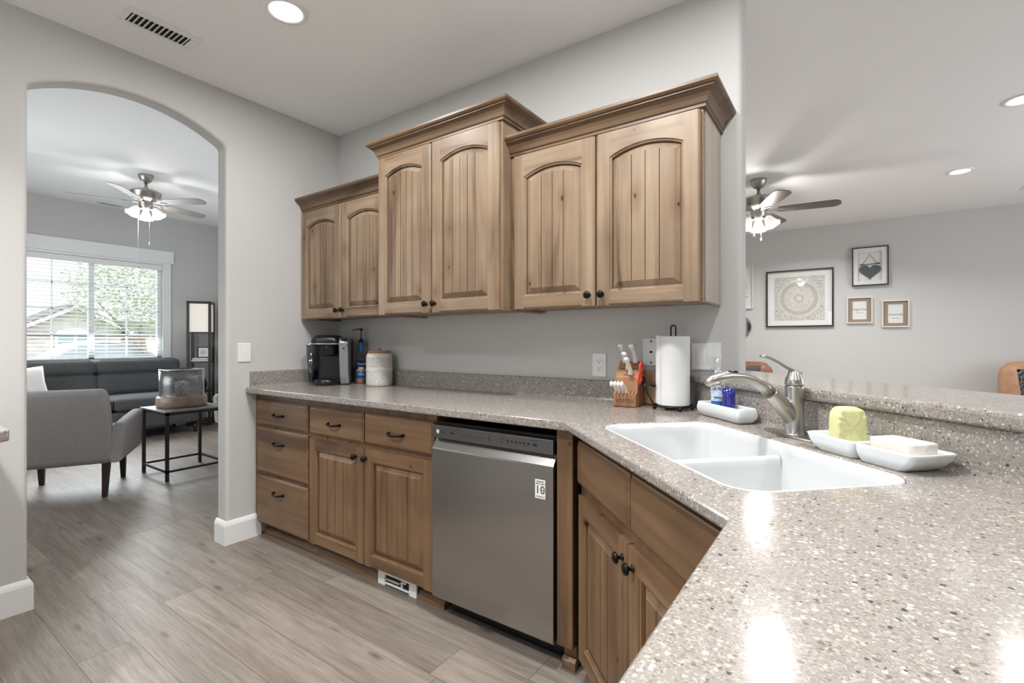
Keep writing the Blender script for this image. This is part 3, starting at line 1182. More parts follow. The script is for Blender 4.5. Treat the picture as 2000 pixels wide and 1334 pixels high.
# ---------------------------------------------------------------- worktop, splashbacks, sink, bar top
def slab(outer, hole, oi, oj, hi, hj, z0, z1):
    m = MB()

    def mk(pts, z):
        return [m.v((x, y, z)) for x, y in pts]
    ot, ob = mk(outer, z1), mk(outer, z0)
    ht, hb = mk(hole, z1), mk(hole, z0)
    n, k = len(outer), len(hole)

    def walk(lst, a, b, step):
        out = [lst[a]]
        while a != b:
            a = (a + step) % len(lst)
            out.append(lst[a])
        return out
    for o_, h_, rev in ((ot, ht, False), (ob, hb, True)):
        for pa, pb in ((walk(o_, oi, oj, 1), walk(h_, hj, hi, -1)), (walk(o_, oj, oi, 1), walk(h_, hi, hj, -1))):
            f = pa + pb
            m.f(f[::-1] if rev else f)
    for i in range(n):
        j = (i + 1) % n
        m.f([ob[i], ob[j], ot[j], ot[i]])
    for i in range(k):
        j = (i + 1) % k
        m.f([hb[j], hb[i], ht[i], ht[j]])
    return m


SU0, SU1, SV0, SV1 = 2.095, 2.85, 1.185, 1.59
hole = [UV(u, v) for u, v in rrect(SU0, SU1, SV0, SV1, 0.07, 7)]
outer = [(0.002, -0.002), (0.002, -0.665), (2.205, -0.665), (2.856, -1.316), (2.856, -2.95), (3.64, -2.95), (3.64, -1.164), (2.478, -0.002)]
ct = thing('kitchen_worktop', 'speckled grey-beige worktop with a diagonal sink section and low splashback', 'countertop', (0, 0, 0))
slab(outer, hole, 2, 6, 16 + 3, 3, CT - 0.032, CT).build('worktop_slab', 'stone', ct, bevel=0.009, seg=3, angle=50)
SP = [(0.0, 0.0), (-0.031, 0.0), (-0.0235, 0.0035), (-0.02, 0.012), (-0.02, 0.0925), (-0.0165, 0.096), (0.0, 0.096)]
MB().prism([(a - 0.002, CT + b) for a, b in SP], 0.003, 2.44, 'yz').build('back_splash', 'stone', ct)
MB().prism([(-a + 0.002, CT + b) for a, b in SP], -0.64, -0.003, 'xz').build('side_splash', 'stone', ct)
# diagonal splash under the bar top
X = RZ(-PI / 4)
MB().prism([(1.752 + a, CT + b * (0.106 / 0.096)) for a, b in SP], 1.78, 3.52, 'yz', X).build('bar_splash', 'stone', ct)

m = MB().prism([(2.425, -0.002), (2.657, -0.002), (2.657, 0.124), (2.58, 0.124), (2.58, 0.395), (3.95, -0.975), (3.95, -1.525)], 1.0265, 1.064)
o = m.build('bar_top', 'stone', bevel=0.011, seg=3, angle=30)
tag(o, 'raised speckled bar top running diagonally behind the sink', 'countertop')

sk = thing('kitchen_sink', 'white undermount sink basin in the diagonal worktop', 'sink', (*UV(2.4725, 1.3875), CT), -PI / 4)
hu, hv = (SU1 - SU0) / 2 - 0.0012, (SV1 - SV0) / 2 - 0.0012
rings = []
for d, z, r in ((0.0, -0.030, 0.07), (0.0, -0.003, 0.07), (0.003, -0.0012, 0.068), (0.007, -0.004, 0.066), (0.012, -0.03, 0.062), (0.020, -0.125, 0.058), (0.028, -0.150, 0.055), (0.045, -0.168, 0.05), (0.075, -0.176, 0.045), (0.14, -0.179, 0.03)):
    rings.append([(x, y, z) for x, y in rrect(-hu + d, hu - d, -hv + d, hv - d, r, 7)])
m = MB()
m.smooth = True
m.loft(rings, True, False, True)
# low dividing wall between the two bowls, rounded on top and flared into the floor
half = [(0.0, -0.036), (0.005, -0.0368), (0.0095, -0.0395), (0.0125, -0.045), (0.0145, -0.06), (0.0185, -0.12), (0.024, -0.145), (0.036, -0.163), (0.06, -0.175), (0.09, -0.18)]
pr = [(x, z) for x, z in half] + [(-x, z) for x, z in half[::-1][:-1]]
r0 = [[(-0.012 + x, yy, z) for x, z in pr] for yy in (-hv + 0.016, hv - 0.016)]
m.loft(r0, True, False, False)
m.build('basin', 'sink', sk)
MB().lathe([(0.045, -0.1785), (0.043, -0.176), (0.034, -0.177), (0.030, -0.180), (0.0, -0.181)], 24, T(0.18, 0.03, 0), cap0=False).build('drain', 'nickel', sk)

# ---------------------------------------------------------------- faucet
fc = thing('faucet', 'brushed nickel single-lever pull-out faucet behind the sink', 'faucet', (*UV(2.399, 1.678), CT + 0.0006), math.atan2(-0.66, -0.75))
Xp = RZ(-PI / 4 - math.atan2(-0.66, -0.75))
m = MB()
pl = [(-0.125, 0.0)] + [(-0.125 + 0.045 * (1 - math.cos(a)), 0.028 * math.sin(a)) for a in [PI * k / 16 for k in range(1, 9)]]
top = [(x, y) for x, y in pl]
full = [(-x, y) for x, y in top[::-1]]
loop = top + full + [(x, -y) for x, y in full[::-1][1:]][::1]
ring0 = [(0.125 * math.cos(a), 0.030 * math.sin(a) * (0.75 + 0.25 * abs(math.sin(a)))) for a in [2 * PI * k / 40 for k in range(40)]]
m.loft([[(x, y, 0.0) for x, y in ring0], [(x, y, 0.003) for x, y in ring0], [(x * 0.93, y * 0.88, 0.0065) for x, y in ring0]], True, True, True, Xp)
m.build('base_plate', 'nickel', fc)
m = MB()
m.lathe([(0.031, 0.006), (0.028, 0.010), (0.0275, 0.013)], 28)
m.lathe([(0.0270, 0.0132), (0.0270, 0.015), (0.0265, 0.02), (0.0258, 0.08), (0.0255, 0.148), (0.0245, 0.150)], 28)
m.tube([(0.0, 0, 0.022), (0.006, 0, 0.042), (0.018, 0, 0.066), (0.034, 0, 0.087), (0.054, 0, 0.108), (0.075, 0, 0.1275)], [0.010, 0.0185, 0.0238, 0.0248, 0.0228, 0.0198], 22)
ob = m.build('body', 'nickel', fc)
rm = ob.modifiers.new('blend', 'REMESH')
rm.mode = 'VOXEL'
rm.voxel_size = 0.0016
rm.use_smooth_shade = True
sm = ob.modifiers.new('relax', 'SMOOTH')
sm.factor = 0.5
sm.iterations = 14
m = MB()
m.tube([(0.0755, 0, 0.128), (0.10, 0, 0.150), (0.13, 0, 0.1665), (0.165, 0, 0.1755), (0.20, 0, 0.1765), (0.235, 0, 0.172), (0.256, 0, 0.166), (0.270, 0, 0.160), (0.276, 0, 0.157)], [0.0193, 0.0175, 0.016, 0.0155, 0.017, 0.0185, 0.017, 0.011, 0.004], 18)
m.lathe([(0.020, -0.012), (0.021, 0.0), (0.018, 0.004)], 18, T(0.243, 0, 0.160))
m.build('spray_head', 'nickel', fc)
MB().ball((0.192, 0, 0.192), 0.0155, 12, None, 1.15, 0.75, 0.28).build('spray_button', 'black', fc)
m = MB()
m.lathe([(0.0245, 0.1512), (0.0255, 0.153), (0.0255, 0.160), (0.0235, 0.170), (0.018, 0.181), (0.016, 0.190), (0.013, 0.195), (0.0, 0.197)], 24, cap0=False)
m.build('handle_hub', 'nickel', fc)
lv = [(-0.020, 0, 0.186), (0.0, 0, 0.192), (0.025, 0, 0.204), (0.05, 0, 0.219), (0.075, 0, 0.231), (0.095, 0, 0.2365), (0.106, 0, 0.2365)]
MB().tube(lv, [0.010, 0.013, 0.010, 0.009, 0.0105, 0.011, 0.006], 12, None, False, 0.42).build('lever', 'nickel', fc)


# ---------------------------------------------------------------- things on the worktop
# soap tray with the two bottles
def dish_loft(L, W, H, tb, tw, r=0.012, tub=False):
    """open dish: L x W at the rim, inset tb at the foot, wall tw"""
    m = MB()
    rings = []
    low = ((0.016, 0.0, r), (0.011, 0.004, r), (0.002, 0.018, r), (0.0, 0.028, r), (0.003, H * 0.9, r), (0.0045, H - 0.0012, r), (0.006, H, r * 0.8), (0.0085, H - 0.001, r * 0.7), (0.0095, H - 0.005, r * 0.7), (0.0105, 0.014, r * 0.6), (0.0175, 0.0065, r * 0.6))
    for d, z, rr in low if tub else ((tb + 0.004, 0.0, r), (tb, 0.004, r), (tb * 0.35, H * 0.5, r), (0.0, H * 0.86, r), (0.0012, H - 0.0015, r), (0.003, H, r), (tw - 0.001, H - 0.0008, r * 0.7), (tw, H - 0.004, r * 0.7), (tw + tb * 0.6, 0.010, r * 0.6), (tw + tb + 0.006, 0.0065, r * 0.6)):
        rings.append([(x, y, z) for x, y in rrect(-L / 2 + d, L / 2 - d, -W / 2 + d, W / 2 - d, rr, 5)])
    m.smooth = True
    return m.loft(rings, True, True, True)


tr = thing('soap_tray', 'white ceramic trough holding the dish-soap bottles behind the sink', 'tray', (*UV(2.070, 1.676), CT + 0.0006), -PI / 4)
dish_loft(0.255, 0.084, 0.052, 0.010, 0.006, 0.012, True).build('trough', 'ceramic', tr)
TZ = CT + 0.0082
M['blue_liquid'] = plain('dark_blue_soap', rgb(38, 38, 128), 0.12, coat=0.6)
M['label_pale'] = plain('pale_blue_label', rgb(206, 220, 236), 0.35)
M['label_blue'] = plain('blue_label', rgb(36, 104, 168), 0.35)
M['text_blue'] = plain('navy_print', rgb(30, 44, 110), 0.5)
cam_a = math.atan2(-2.154 + 0.25, 3.015 - 2.66)
b1 = thing('soap_bottle', 'dish-soap bottle with pale printed label and clear cap, behind the faucet spout', 'bottle', (*UV(2.018, 1.680), TZ), cam_a + PI / 2)


def oval_loft(prof, flat, seg=28):
    return MB().loft([[(r * math.cos(2 * PI * i / seg), r * flat * math.sin(2 * PI * i / seg), z) for i in range(seg)] for r, z in prof], True, True, True)


oval_loft([(0.018, 0.0), (0.022, 0.006), (0.0265, 0.03), (0.0235, 0.065), (0.0255, 0.095), (0.025, 0.118), (0.018, 0.138), (0.0115, 0.15), (0.0115, 0.165)], 0.74).build('bottle_body', 'label_pale', b1)
oval_loft([(0.0135, 0.163), (0.0135, 0.175), (0.0155, 0.177), (0.0155, 0.197), (0.013, 0.199), (0.012, 0.214), (0.0, 0.216)], 1.0).build('clear_cap', 'clear', b1)
F = T(0, -0.0207, 0) @ RX(PI / 2)
m = MB()
m.text('DAWN', 0.0165, T(0, -0.0192, 0.098) @ RX(PI / 2), 0.0012)
m.text('Platinum', 0.0095, T(0, -0.0182, 0.066) @ RX(PI / 2), 0.0012, shear=0.3)
for k in range(3):
    m.box(-0.013, 0.011, -0.0208, -0.019, 0.010 + k * 0.007, 0.0125 + k * 0.007)
m.build('label_print', 'text_blue', b1)
MB().loft([[(0.0262 * math.cos(a), 0.0262 * 0.76 * math.sin(a), z) for a in [-PI + 0.5 + (PI - 1.0) * k / 10 for k in range(11)]] for z in (0.034, 0.052)], False, False, False).build('label_band', 'label_blue', b1)
b2 = thing('soap_bottle', 'squat bottle of dark blue dish soap with a clear top, right of the printed bottle', 'bottle', (*UV(2.083, 1.680), TZ), cam_a + PI / 2)
oval_loft([(0.017, 0.0), (0.020, 0.006), (0.0225, 0.03), (0.0225, 0.05), (0.0215, 0.075), (0.0225, 0.104)], 0.8).build('bottle_body', 'blue_liquid', b2)
oval_loft([(0.0222, 0.1042), (0.021, 0.114), (0.014, 0.122), (0.011, 0.128), (0.011, 0.14), (0.0, 0.142)], 0.85).build('clear_top', 'clear', b2)

# double dish with sponge and soap block
dd = thing('double_dish', 'white two-bowl ceramic dish at the right of the faucet', 'dish', (*UV(2.672, 1.660), CT + 0.0006), -PI / 4)
m = MB()
for s in (-1, 1):
    rings = []
    for d0, d1, dy, z in ((0.036, 0.008, 0.010, 0.0), (0.033, 0.006, 0.008, 0.003), (0.018, 0.003, 0.003, 0.014), (0.008, 0.001, 0.0005, 0.026), (0.003, 0.0, 0.001, 0.036), (0.0, 0.0, 0.0, 0.041), (0.003, 0.003, 0.003, 0.0425), (0.006, 0.004, 0.006, 0.040), (0.020, 0.008, 0.012, 0.022), (0.032, 0.010, 0.016, 0.008), (0.036, 0.012, 0.019, 0.0065)):
        xo, xi = 0.148 - d0, d1
        ring = rrect(min(s * xo, s * xi), max(s * xo, s * xi), -0.058 + dy, 0.058 - dy, 0.013, 5)
        rings.append([(x, y, z) for x, y in ring])
    m.loft(rings, True, True, True)
m.build('dish_bowls', 'ceramic', dd)
M['sponge'] = plain('yellow_sponge', rgb(230, 228, 170), 0.95, noise=0.14, nscale=260, bump=0.5)
sp = thing('sponge', 'pale yellow ribbed scrub sponge standing on edge in the double dish', 'sponge', (*UV(2.603, 1.657), CT + 0.0086), 0.52)
m = MB()
prof = []
nn = 96
for k in range(nn):
    a = 2 * PI * k / nn
    cx, sx = math.cos(a), math.sin(a)
    prof.append((0.036 * math.copysign(abs(cx) ** 0.55, cx), 0.054 + 0.054 * math.copysign(abs(sx) ** 0.55, sx)))
rings = []
for y, sc_, rb in ((-0.0225, 0.04, 1), (-0.0225, 0.3, 1), (-0.0225, 0.6, 1), (-0.0225, 0.8, 1), (-0.022, 0.90, 0.8), (-0.018, 0.97, 0.3), (0.0, 1.0, 0), (0.018, 0.97, 0), (0.021, 0.90, 0)):
    rings.append([(x * sc_, y + 0.0022 * rb * math.sin((0.054 + (z - 0.054) * sc_) * 430), 0.054 + (z - 0.054) * sc_) for x, z in prof])
m.loft(rings, True, True, True)
m.build('sponge_body', 'sponge', sp)
M['soap'] = plain('cream_soap', rgb(230, 224, 216), 0.4)
sb = thing('soap_block', 'cream square soap holder with a recessed top in the right bowl of the double dish', 'soap', (*UV(2.744, 1.660), CT + 0.0165), -PI / 4)
m = MB()
m.smooth = True
m.loft([[(x, y, z) for x, y in rrect(-0.051 + d, 0.051 - d, -0.037 + d, 0.037 - d, 0.008, 4)] for d, z in ((0.003, 0.0), (0.0015, 0.02), (0.0, 0.040), (0.001, 0.043), (0.004, 0.0445), (0.009, 0.0435), (0.011, 0.040))], True, True, True)
m.build('soap_body', 'soap', sb)

# paper towel holder and roll
HX, HY = 2.420, -0.133
ph = thing('paper_towel_holder', 'black wire paper towel holder with ball feet by the bar splash', 'paper towel holder', (HX, HY, CT + 0.0006))
m = MB()
circ = [(0.078 * math.cos(a), 0.078 * math.sin(a), 0.016) for a in [2 * PI * k / 36 for k in range(36)]]
m.tube(circ, 0.0038, 8, closed=True)
m.tube([(-0.078, 0, 0.016), (0.078, 0, 0.016)], 0.0032, 8)
m.build('base_ring', 'black_metal', ph)
for k in range(4):
    a = -0.95 + k * PI / 2
    MB().ball((0.078 * math.cos(a), 0.078 * math.sin(a), 0.0098), 0.0098, 14).build('ball_foot', 'black_metal', ph)
m = MB()
h = 0.336
m.tube([(-0.010, 0, 0.016), (-0.010, 0, h)] + [(-0.010 * math.cos(a), 0, h + 0.010 * math.sin(a)) for a in [PI * k / 10 for k in range(1, 10)]] + [(0.010, 0, h), (0.010, 0, 0.016)], 0.0032, 8, RZ(0.6))
m.build('post_loop', 'black_metal', ph)
m = MB()
da = math.atan2(-0.57, -0.82)
c, s = math.cos(da), math.sin(da)
R1 = 0.100
m.tube([(0.078 * c, 0.078 * s, 0.016), (0.105 * c, 0.105 * s, 0.06), (0.113 * c, 0.113 * s, 0.095), (0.098 * c, 0.098 * s, 0.101), (0.083 * c, 0.083 * s, 0.099)], 0.003, 8)
m.build('tension_arm', 'black_metal', ph)
MB().ball((0.082 * c, 0.082 * s, 0.099), 0.0095, 14).build('arm_ball', 'black_metal', ph)
rl = thing('paper_towel_roll', 'white paper towel roll standing on the black holder', 'paper towel', (HX, HY, CT + 0.0211))
m = MB()
seg = 64
prof = [(0.0, 0.0), (0.0, 0.012), (0.0005, 0.10), (0.0, 0.2), (0.0005, 0.262), (0.0, 0.28)]
rings = []
for dr, z in prof:
    ring = []
    for i in range(seg):
        a = 2 * PI * i / seg
        w = ((a - da - 0.35) % (2 * PI)) / (2 * PI)
        r = 0.0635 + dr + 0.0016 * w + 0.0006 * math.sin(5 * a + 30 * z)
        if w > 0.985:
            r += 0.001
        ring.append((r * math.cos(a), r * math.sin(a), z))
    rings.append(ring)
m.loft(rings, True, False, False)
inner = [[(0.019 * math.cos(2 * PI * i / seg), 0.019 * math.sin(2 * PI * i / seg), z) for i in range(seg)] for z in (0.0, 0.28)]
m.loft([rings[-1], inner[1], inner[0], rings[0]], True, False, False, smooth=False)
m.build('paper_sheets', 'paper', rl)
m = MB()
a0 = da + 0.38
m.loft([[((0.0655 + k * 0.0009) * math.cos(a0 - k * 0.06), (0.0655 + k * 0.0009) * math.sin(a0 - k * 0.06), z) for k in range(8)] for z in (0.004, 0.1, 0.2, 0.2825)], False, False, False)
m.build('loose_edge', 'paper', rl)

# chopping board leaning on the splashback
M['board'] = wood('maple_board', 'x', rgb(176, 142, 110), rgb(204, 172, 140), rgb(218, 190, 160), knots=False)
o = MB().box(0, 0.135, -0.012, 0.0, 0, 0.152).build('chopping_board', 'board', None, bevel=0.003)
o.location = (2.238, -0.0325, CT + 0.0012)
o.rotation_euler = (math.radians(-3.0), 0, 0)
tag(o, 'pale wooden chopping board leaning on the splash behind the knife block', 'chopping board')

# knife block with its knives and scissors
M['block_wood'] = wood('cherry_block', 'z', rgb(146, 102, 70), rgb(176, 130, 92), rgb(194, 150, 112), knots=False)
KB = (2.178, -0.190, CT + 0.0006)
KR = math.radians(4)
KX = T(*KB) @ RZ(KR)
kb = thing('knife_block', 'cherry wood slanted knife block beside the paper towels', 'knife block', KB, KR)
m = MB()
m.prism([(0.0, 0.003), (0.004, 0.0), (0.05, 0.0), (0.030, 0.066), (0.0, 0.053)], 0, 0.10, 'yz')
m.prism([(0.0515, 0.0), (0.140, 0.0), (0.142, 0.010), (0.108, 0.188), (0.098, 0.193), (0.034, 0.124), (0.030, 0.0665)], 0, 0.10, 'yz')
m.build('block_body', 'block_wood', kb, bevel=0.002)
m = MB()
for k in range(6):
    x = 0.012 + k * 0.0152
    m.box(x - 0.0012, x + 0.0012, 0.006, 0.026, 0.0, 0.0008, T(0, 0, 0.0545) @ RX(math.radians(23.4)) @ T(0, 0, 0))
SX = T(0, 0.034, 0.124) @ RX(math.radians(47.2))     # slanted slot face: x across, y up the slope
for x0, x1, yy in ((0.012, 0.032, 0.048), (0.064, 0.088, 0.048), (0.035, 0.062, 0.014), (0.015, 0.04, 0.080), (0.06, 0.085, 0.080)):
    m.box(x0, x1, yy - 0.0015, yy + 0.0015, 0.0, 0.0007, SX)
m.lathe([(0.009, 0.0), (0.009, 0.0007), (0, 0.0007)], 16, SX @ T(0.045, 0.050, 0), cap0=False)
m.text('CUTCO', 0.020, T(0.056, 0.0, 0.026) @ RX(PI / 2), 0.0006)
ring = [(0.024 + 0.006 * math.cos(2 * PI * k / 4) - 0.006, -0.0004, 0.026 + 0.006 * math.sin(2 * PI * k / 4)) for k in range(4)]
m.tube(ring, 0.0006, 4, closed=True)
m.build('slots_and_lettering', 'ink', kb)
M['knife_white'] = plain('pearl_handle', rgb(240, 238, 234), 0.3)
M['blade'] = plain('polished_blade', rgb(190, 190, 192), 0.2, 1.0)


def knife(name, label, base, dirv, L, r, group, curve=0.010, rivets=3):
    """handle rising from the slot at base along dirv (block coordinates), gently curved"""
    t = thing(name, label, 'knife', (KX @ Vector(base)), KR, group)
    d = Vector(dirv).normalized()
    side = Vector((1, 0, 0))
    bend = d.cross(side).normalized()
    pts, rs = [], []
    for k in range(11):
        s = k / 10
        pts.append(d * (L * s) + bend * (curve * math.sin(PI * 1.5 * s)))
        rs.append(0.52 * r * (0.95 - 0.25 * math.sin(PI * s) + (0.25 if 0.8 < s < 0.98 else 0) - (0.25 if s > 0.98 else 0)))
    MB().tube(pts, rs, 12, None, False, 1.9).build('handle', 'knife_white', t)
    MB().tube([pts[0] - d * 0.001, pts[0] - d * 0.0004], [r * 0.9, r * 0.9], 8, None, False, 0.2).build('blade', 'blade', t)
    if rivets:
        m = MB()
        for s in (0.12, 0.48, 0.85)[:rivets]:
            p = pts[int(s * 10)]
            for sx in (-1, 1):
                m.lathe([(0.0018, -0.0004), (0.0018, 0.0006), (0, 0.0008)], 8, T(*(p + Vector((sx * r * 0.42, 0, 0)))) @ RY(sx * PI / 2))
        m.build('rivets', 'dark_nickel', t)
    return t


kg = 'knives in the wooden block'
ud = (0, -0.56, 0.83)


def slot(x, y, lift=0.0025):
    return SX @ Vector((x, y, lift))


knife('kitchen_knife', 'tall white-handled knife at the top left of the knife block', slot(0.026, 0.080), ud, 0.108, 0.0125, kg)
knife('kitchen_knife', 'tall white-handled knife at the top right, behind the red scissors', slot(0.073, 0.080), ud, 0.108, 0.0125, kg)
knife('kitchen_knife', 'white-handled knife in the middle row, left of the front knife', slot(0.0485, 0.042), ud, 0.098, 0.0122, kg)
knife('kitchen_knife', 'white-handled knife lowest on the slanted face, nearest the front', slot(0.0655, 0.012), ud, 0.098, 0.0122, kg)
sg = 'small white knives in the front row of the block'
for k, w in enumerate(('first from the left', 'second from the left', 'third from the left', 'fourth from the left, next to the empty slots')):
    knife('table_knife', 'small white-handled knife in the front row, ' + w, (0.012 + k * 0.0152, 0.014, 0.0602), (0, -0.82, 0.57), 0.088, 0.0118, sg, 0.005, 0)
M['red'] = plain('coral_red_plastic', rgb(232, 84, 62), 0.35)
sc = thing('scissors', 'scissors with coral red handles hanging on the right side of the knife block', 'scissors', (KX @ Vector((0.1045, 0.060, 0.113))), KR)
dv = Vector((0, -0.74, 0.67))
wv = Vector((0, 0.67, 0.74))
for off, lab in ((0.0165, 0), (-0.0165, 1)):
    pts = []
    for k in range(20):
        a = 2 * PI * k / 20
        pts.append(Vector((0.009, 0, 0)) + dv * (0.050 + 0.022 * math.cos(a) + (0.004 if lab == 0 else -0.004)) + wv * (off * 1.55 + 0.0235 * math.sin(a)))
    m = MB().tube(pts, 0.0048, 8, None, True)
    m.tube([Vector((0.009, 0, 0)) + dv * 0.030 + wv * off * 0.8, Vector((0.009, 0, 0)) + dv * 0.008 + wv * off * 0.35], [0.005, 0.006], 8)
    m.build('finger_loop', 'red', sc)
MB().ball((0.0105, 0, 0.0), 0.016, 14, None, 0.55, 1.0, 1.3).build('pivot', 'black', sc)
m = MB()
m.tube([Vector((0.006, 0, 0)) - dv * 0.012, Vector((0.006, 0, 0)) - dv * 0.045, Vector((0.004, 0, 0)) - dv * 0.078], [0.010, 0.008, 0.0015], 8, None, False, 0.25)
m.build('blades', 'blade', sc)

# coffee maker in the corner
km = thing('coffee_maker', 'black and silver pod coffee maker in the corner of the worktop', 'coffee maker', (0.214, -0.214, CT + 0.0006), PI / 4)
m = MB()
m.prism([(-0.095, 0.02), (0.118, 0.02), (0.118, 0.128), (-0.095, 0.128)], 0.0, 0.30, 'xy')
m.loft([[(x, y, z) for x, y in rrect(-0.112, 0.115, -0.05, 0.128, 0.02, 4)] for z in (0.0, 0.028)], True, True, True, smooth=False)
m.build('body', 'black', km, bevel=0.004)
m = MB()
m.lathe([(0.074, 0.0), (0.076, 0.004), (0.076, 0.034), (0.072, 0.037), (0.0, 0.036)], 32, T(-0.018, -0.075, 0))
m.build('drip_tray', 'black', km)
m = MB()
# head: domed black lid with a chrome lip
rings = []
for s, z in ((1.0, 0.268), (1.0, 0.276), (0.99, 0.290), (0.93, 0.306), (0.80, 0.316), (0.5, 0.321)):
    rings.append([(x * s - 0.012 * (1 - s), y * s + 0.02 * (1 - s), z) for x, y in rrect(-0.112, 0.072, -0.118, 0.12, 0.045, 6)])
m.loft(rings, True, True, True)
m.build('lid', 'black', km)
m = MB()
m.loft([[(x, y, z) for x, y in rrect(-0.115, 0.075, -0.121, 0.12, 0.046, 6)] for z in (0.260, 0.268)], True, True, True)
m.build('chrome_lip', 'silver', km, bevel=0.002)
m = MB()
m.lathe([(0.048, 0.262), (0.050, 0.25), (0.046, 0.20), (0.040, 0.186), (0.0, 0.183)], 28, T(-0.006, -0.062, 0))
m.build('brew_head', 'black', km)
m = MB()
m.text('KEURIG', 0.0125, T(-0.02, -0.1135, 0.2895) @ RX(PI / 2 - 0.25), 0.001)
m.build('lettering', 'silver', km)
m = MB()
# right-hand silver panel, leaning back towards its foot
m.prism([(-0.128, 0.272), (-0.105, 0.300), (0.02, 0.305), (0.02, 0.004), (-0.072, 0.004), (-0.088, 0.05)], 0.064, 0.122, 'yz')
m.build('control_panel', 'silver', km, bevel=0.008, seg=3)
m = MB()
nx = Vector((0, -0.978, -0.21))
P = T(0.098, -0.1285, 0.2655) @ RX(PI / 2 + 0.18)
for k in range(4):
    MB().lathe([(0.0048, 0), (0.0048, 0.0012), (0, 0.0014)], 12, P @ T(-0.016 + k * 0.0105, -0.012, -0.003)).build('button', 'black', km)
MB().lathe([(0.0065, 0), (0.0065, 0.0014), (0, 0.0016)], 14, P @ T(-0.003, -0.032, -0.003)).build('button', 'black', km)
MB().box(-0.019, 0.019, -0.003, 0.012, -0.008, 0.0006, T(0.098, -0.117, 0.287) @ RX(PI / 2 - 0.66)).build('display', 'black', km)
m = MB()
m.loft([[(x, y, z) for x, y in rrect(-0.147 + d, -0.098, -0.07 + d, 0.107, 0.018, 4)] for d, z in ((0.012, 0.018), (0.010, 0.06), (0.0, 0.252))], True, True, True)
m.build('water_tank', 'tank', km)
m = MB()
m.loft([[(x, y, z) for x, y in rrect(-0.1445 + d, -0.1, -0.0675 + d, 0.1045, 0.016, 4)] for d, z in ((0.0125, 0.02), (0.0105, 0.06), (0.009, 0.096))], True, True, True)
m.build('water', plain('dark_water', rgb(34, 42, 54), 0.1), km)
m = MB()
m.loft([[(x, y, z) for x, y in rrect(-0.148, -0.1, -0.072, 0.108, 0.019, 4)] for z in (0.2525, 0.262)] + [[(x, y, 0.280) for x, y in rrect(-0.135, -0.1, -0.055, 0.1, 0.019, 4)]], True, True, True)
m.build('tank_lid', 'silver', km)

# syrup bottle with pump
M['amber'] = plain('syrup_glass', rgb(150, 112, 92), 0.08, coat=0.5)
M['sky_label'] = plain('bright_blue_label', rgb(28, 118, 186), 0.4)
M['navy_label'] = plain('deep_blue_label', rgb(18, 58, 122), 0.4)
M['gold'] = plain('gold_print', rgb(226, 178, 84), 0.5)
BA = math.atan2(-2.154 + 0.06, 3.015 - 0.322)
sy = thing('syrup_bottle', 'glass syrup bottle with blue label and black pump, between coffee maker and canister', 'bottle', (0.326, -0.066, CT + 0.0006), 0)
MB().lathe([(0.030, 0.0), (0.034, 0.004), (0.034, 0.040)], 28).build('syrup', 'amber', sy)
MB().lathe([(0.034, 0.0402), (0.034, 0.150), (0.031, 0.163), (0.020, 0.182), (0.0145, 0.20), (0.0135, 0.27)], 28).build('glass_bottle', 'clear', sy)
m = MB()
m.mi = 0
m.patch(0.0342, BA - 1.5, BA + 1.5, 0.036, 0.092)
m.mi = 1
m.patch(0.0342, BA - 1.5, BA + 1.5, 0.092, 0.152)
m.mi = 2
m.patch(0.0347, BA - 1.1, BA + 1.1, 0.083, 0.094)
m.mi = 3
m.text_wrap('Torani', 0.026, 0.0349, BA, 0.131, 0.0004, 0.25)
m.text_wrap('VANILLA', 0.0125, 0.0349, BA, 0.060, 0.0004)
m.patch(0.0348, BA - 0.55, BA + 0.5, 0.096, 0.108)
m.build('label', ['sky_label', 'navy_label', 'gold', 'print_white'], sy)
MB().lathe([(0.0165, 0.206), (0.0170, 0.208), (0.0165, 0.268), (0.015, 0.272)], 20).build('neck_sleeve', 'sky_label', sy)
m = MB()
m.lathe([(0.0155, 0.2725), (0.0155, 0.288), (0.009, 0.297), (0.0035, 0.299), (0.0035, 0.352), (0.009, 0.355), (0.0135, 0.358), (0.0135, 0.366), (0.0, 0.368)], 18)
a = BA - PI / 2
m.tube([(0, 0, 0.361), (0.022 * math.cos(a), 0.022 * math.sin(a), 0.362), (0.050 * math.cos(a), 0.050 * math.sin(a), 0.356), (0.056 * math.cos(a), 0.056 * math.sin(a), 0.350)], [0.004, 0.0038, 0.0032, 0.003], 8)
m.build('pump', 'black', sy)

# ceramic canister with wooden lid


def woven():
    t = NT('etched_stoneware')
    o = t.obj()
    x, y, z = t.sep(o)
    ang = t.math('ARCTAN2', y, x)
    u = t.math('MULTIPLY', ang, 26.0)
    w = t.math('MULTIPLY', z, 150.0)
    br = t.n('ShaderNodeTexBrick')
    t.link(t.comb(u, w, 0.0), br.inputs['Vector'])
    br.inputs['Scale'].default_value = 1.0
    br.inputs['Mortar Size'].default_value = 0.13
    br.inputs['Mortar Smooth'].default_value = 0.3
    br.inputs['Brick Width'].default_value = 1.3
    br.inputs['Row Height'].default_value = 0.6
    ns = t.noise(o, 90, 3)
    k = t.math('MULTIPLY', br.outputs['Fac'], t.ramp(ns, [(0.35, (0.15, 0.15, 0.15, 1)), (0.65, (0.9, 0.9, 0.9, 1))]))
    t.p(Base_Color=t.mix(k, rgb(226, 224, 219), rgb(150, 146, 140)), Roughness=0.6)
    t.bump(k, 0.3, 0.001)
    t.b.inputs['Normal'].links[0].from_node.invert = True
    return t.m


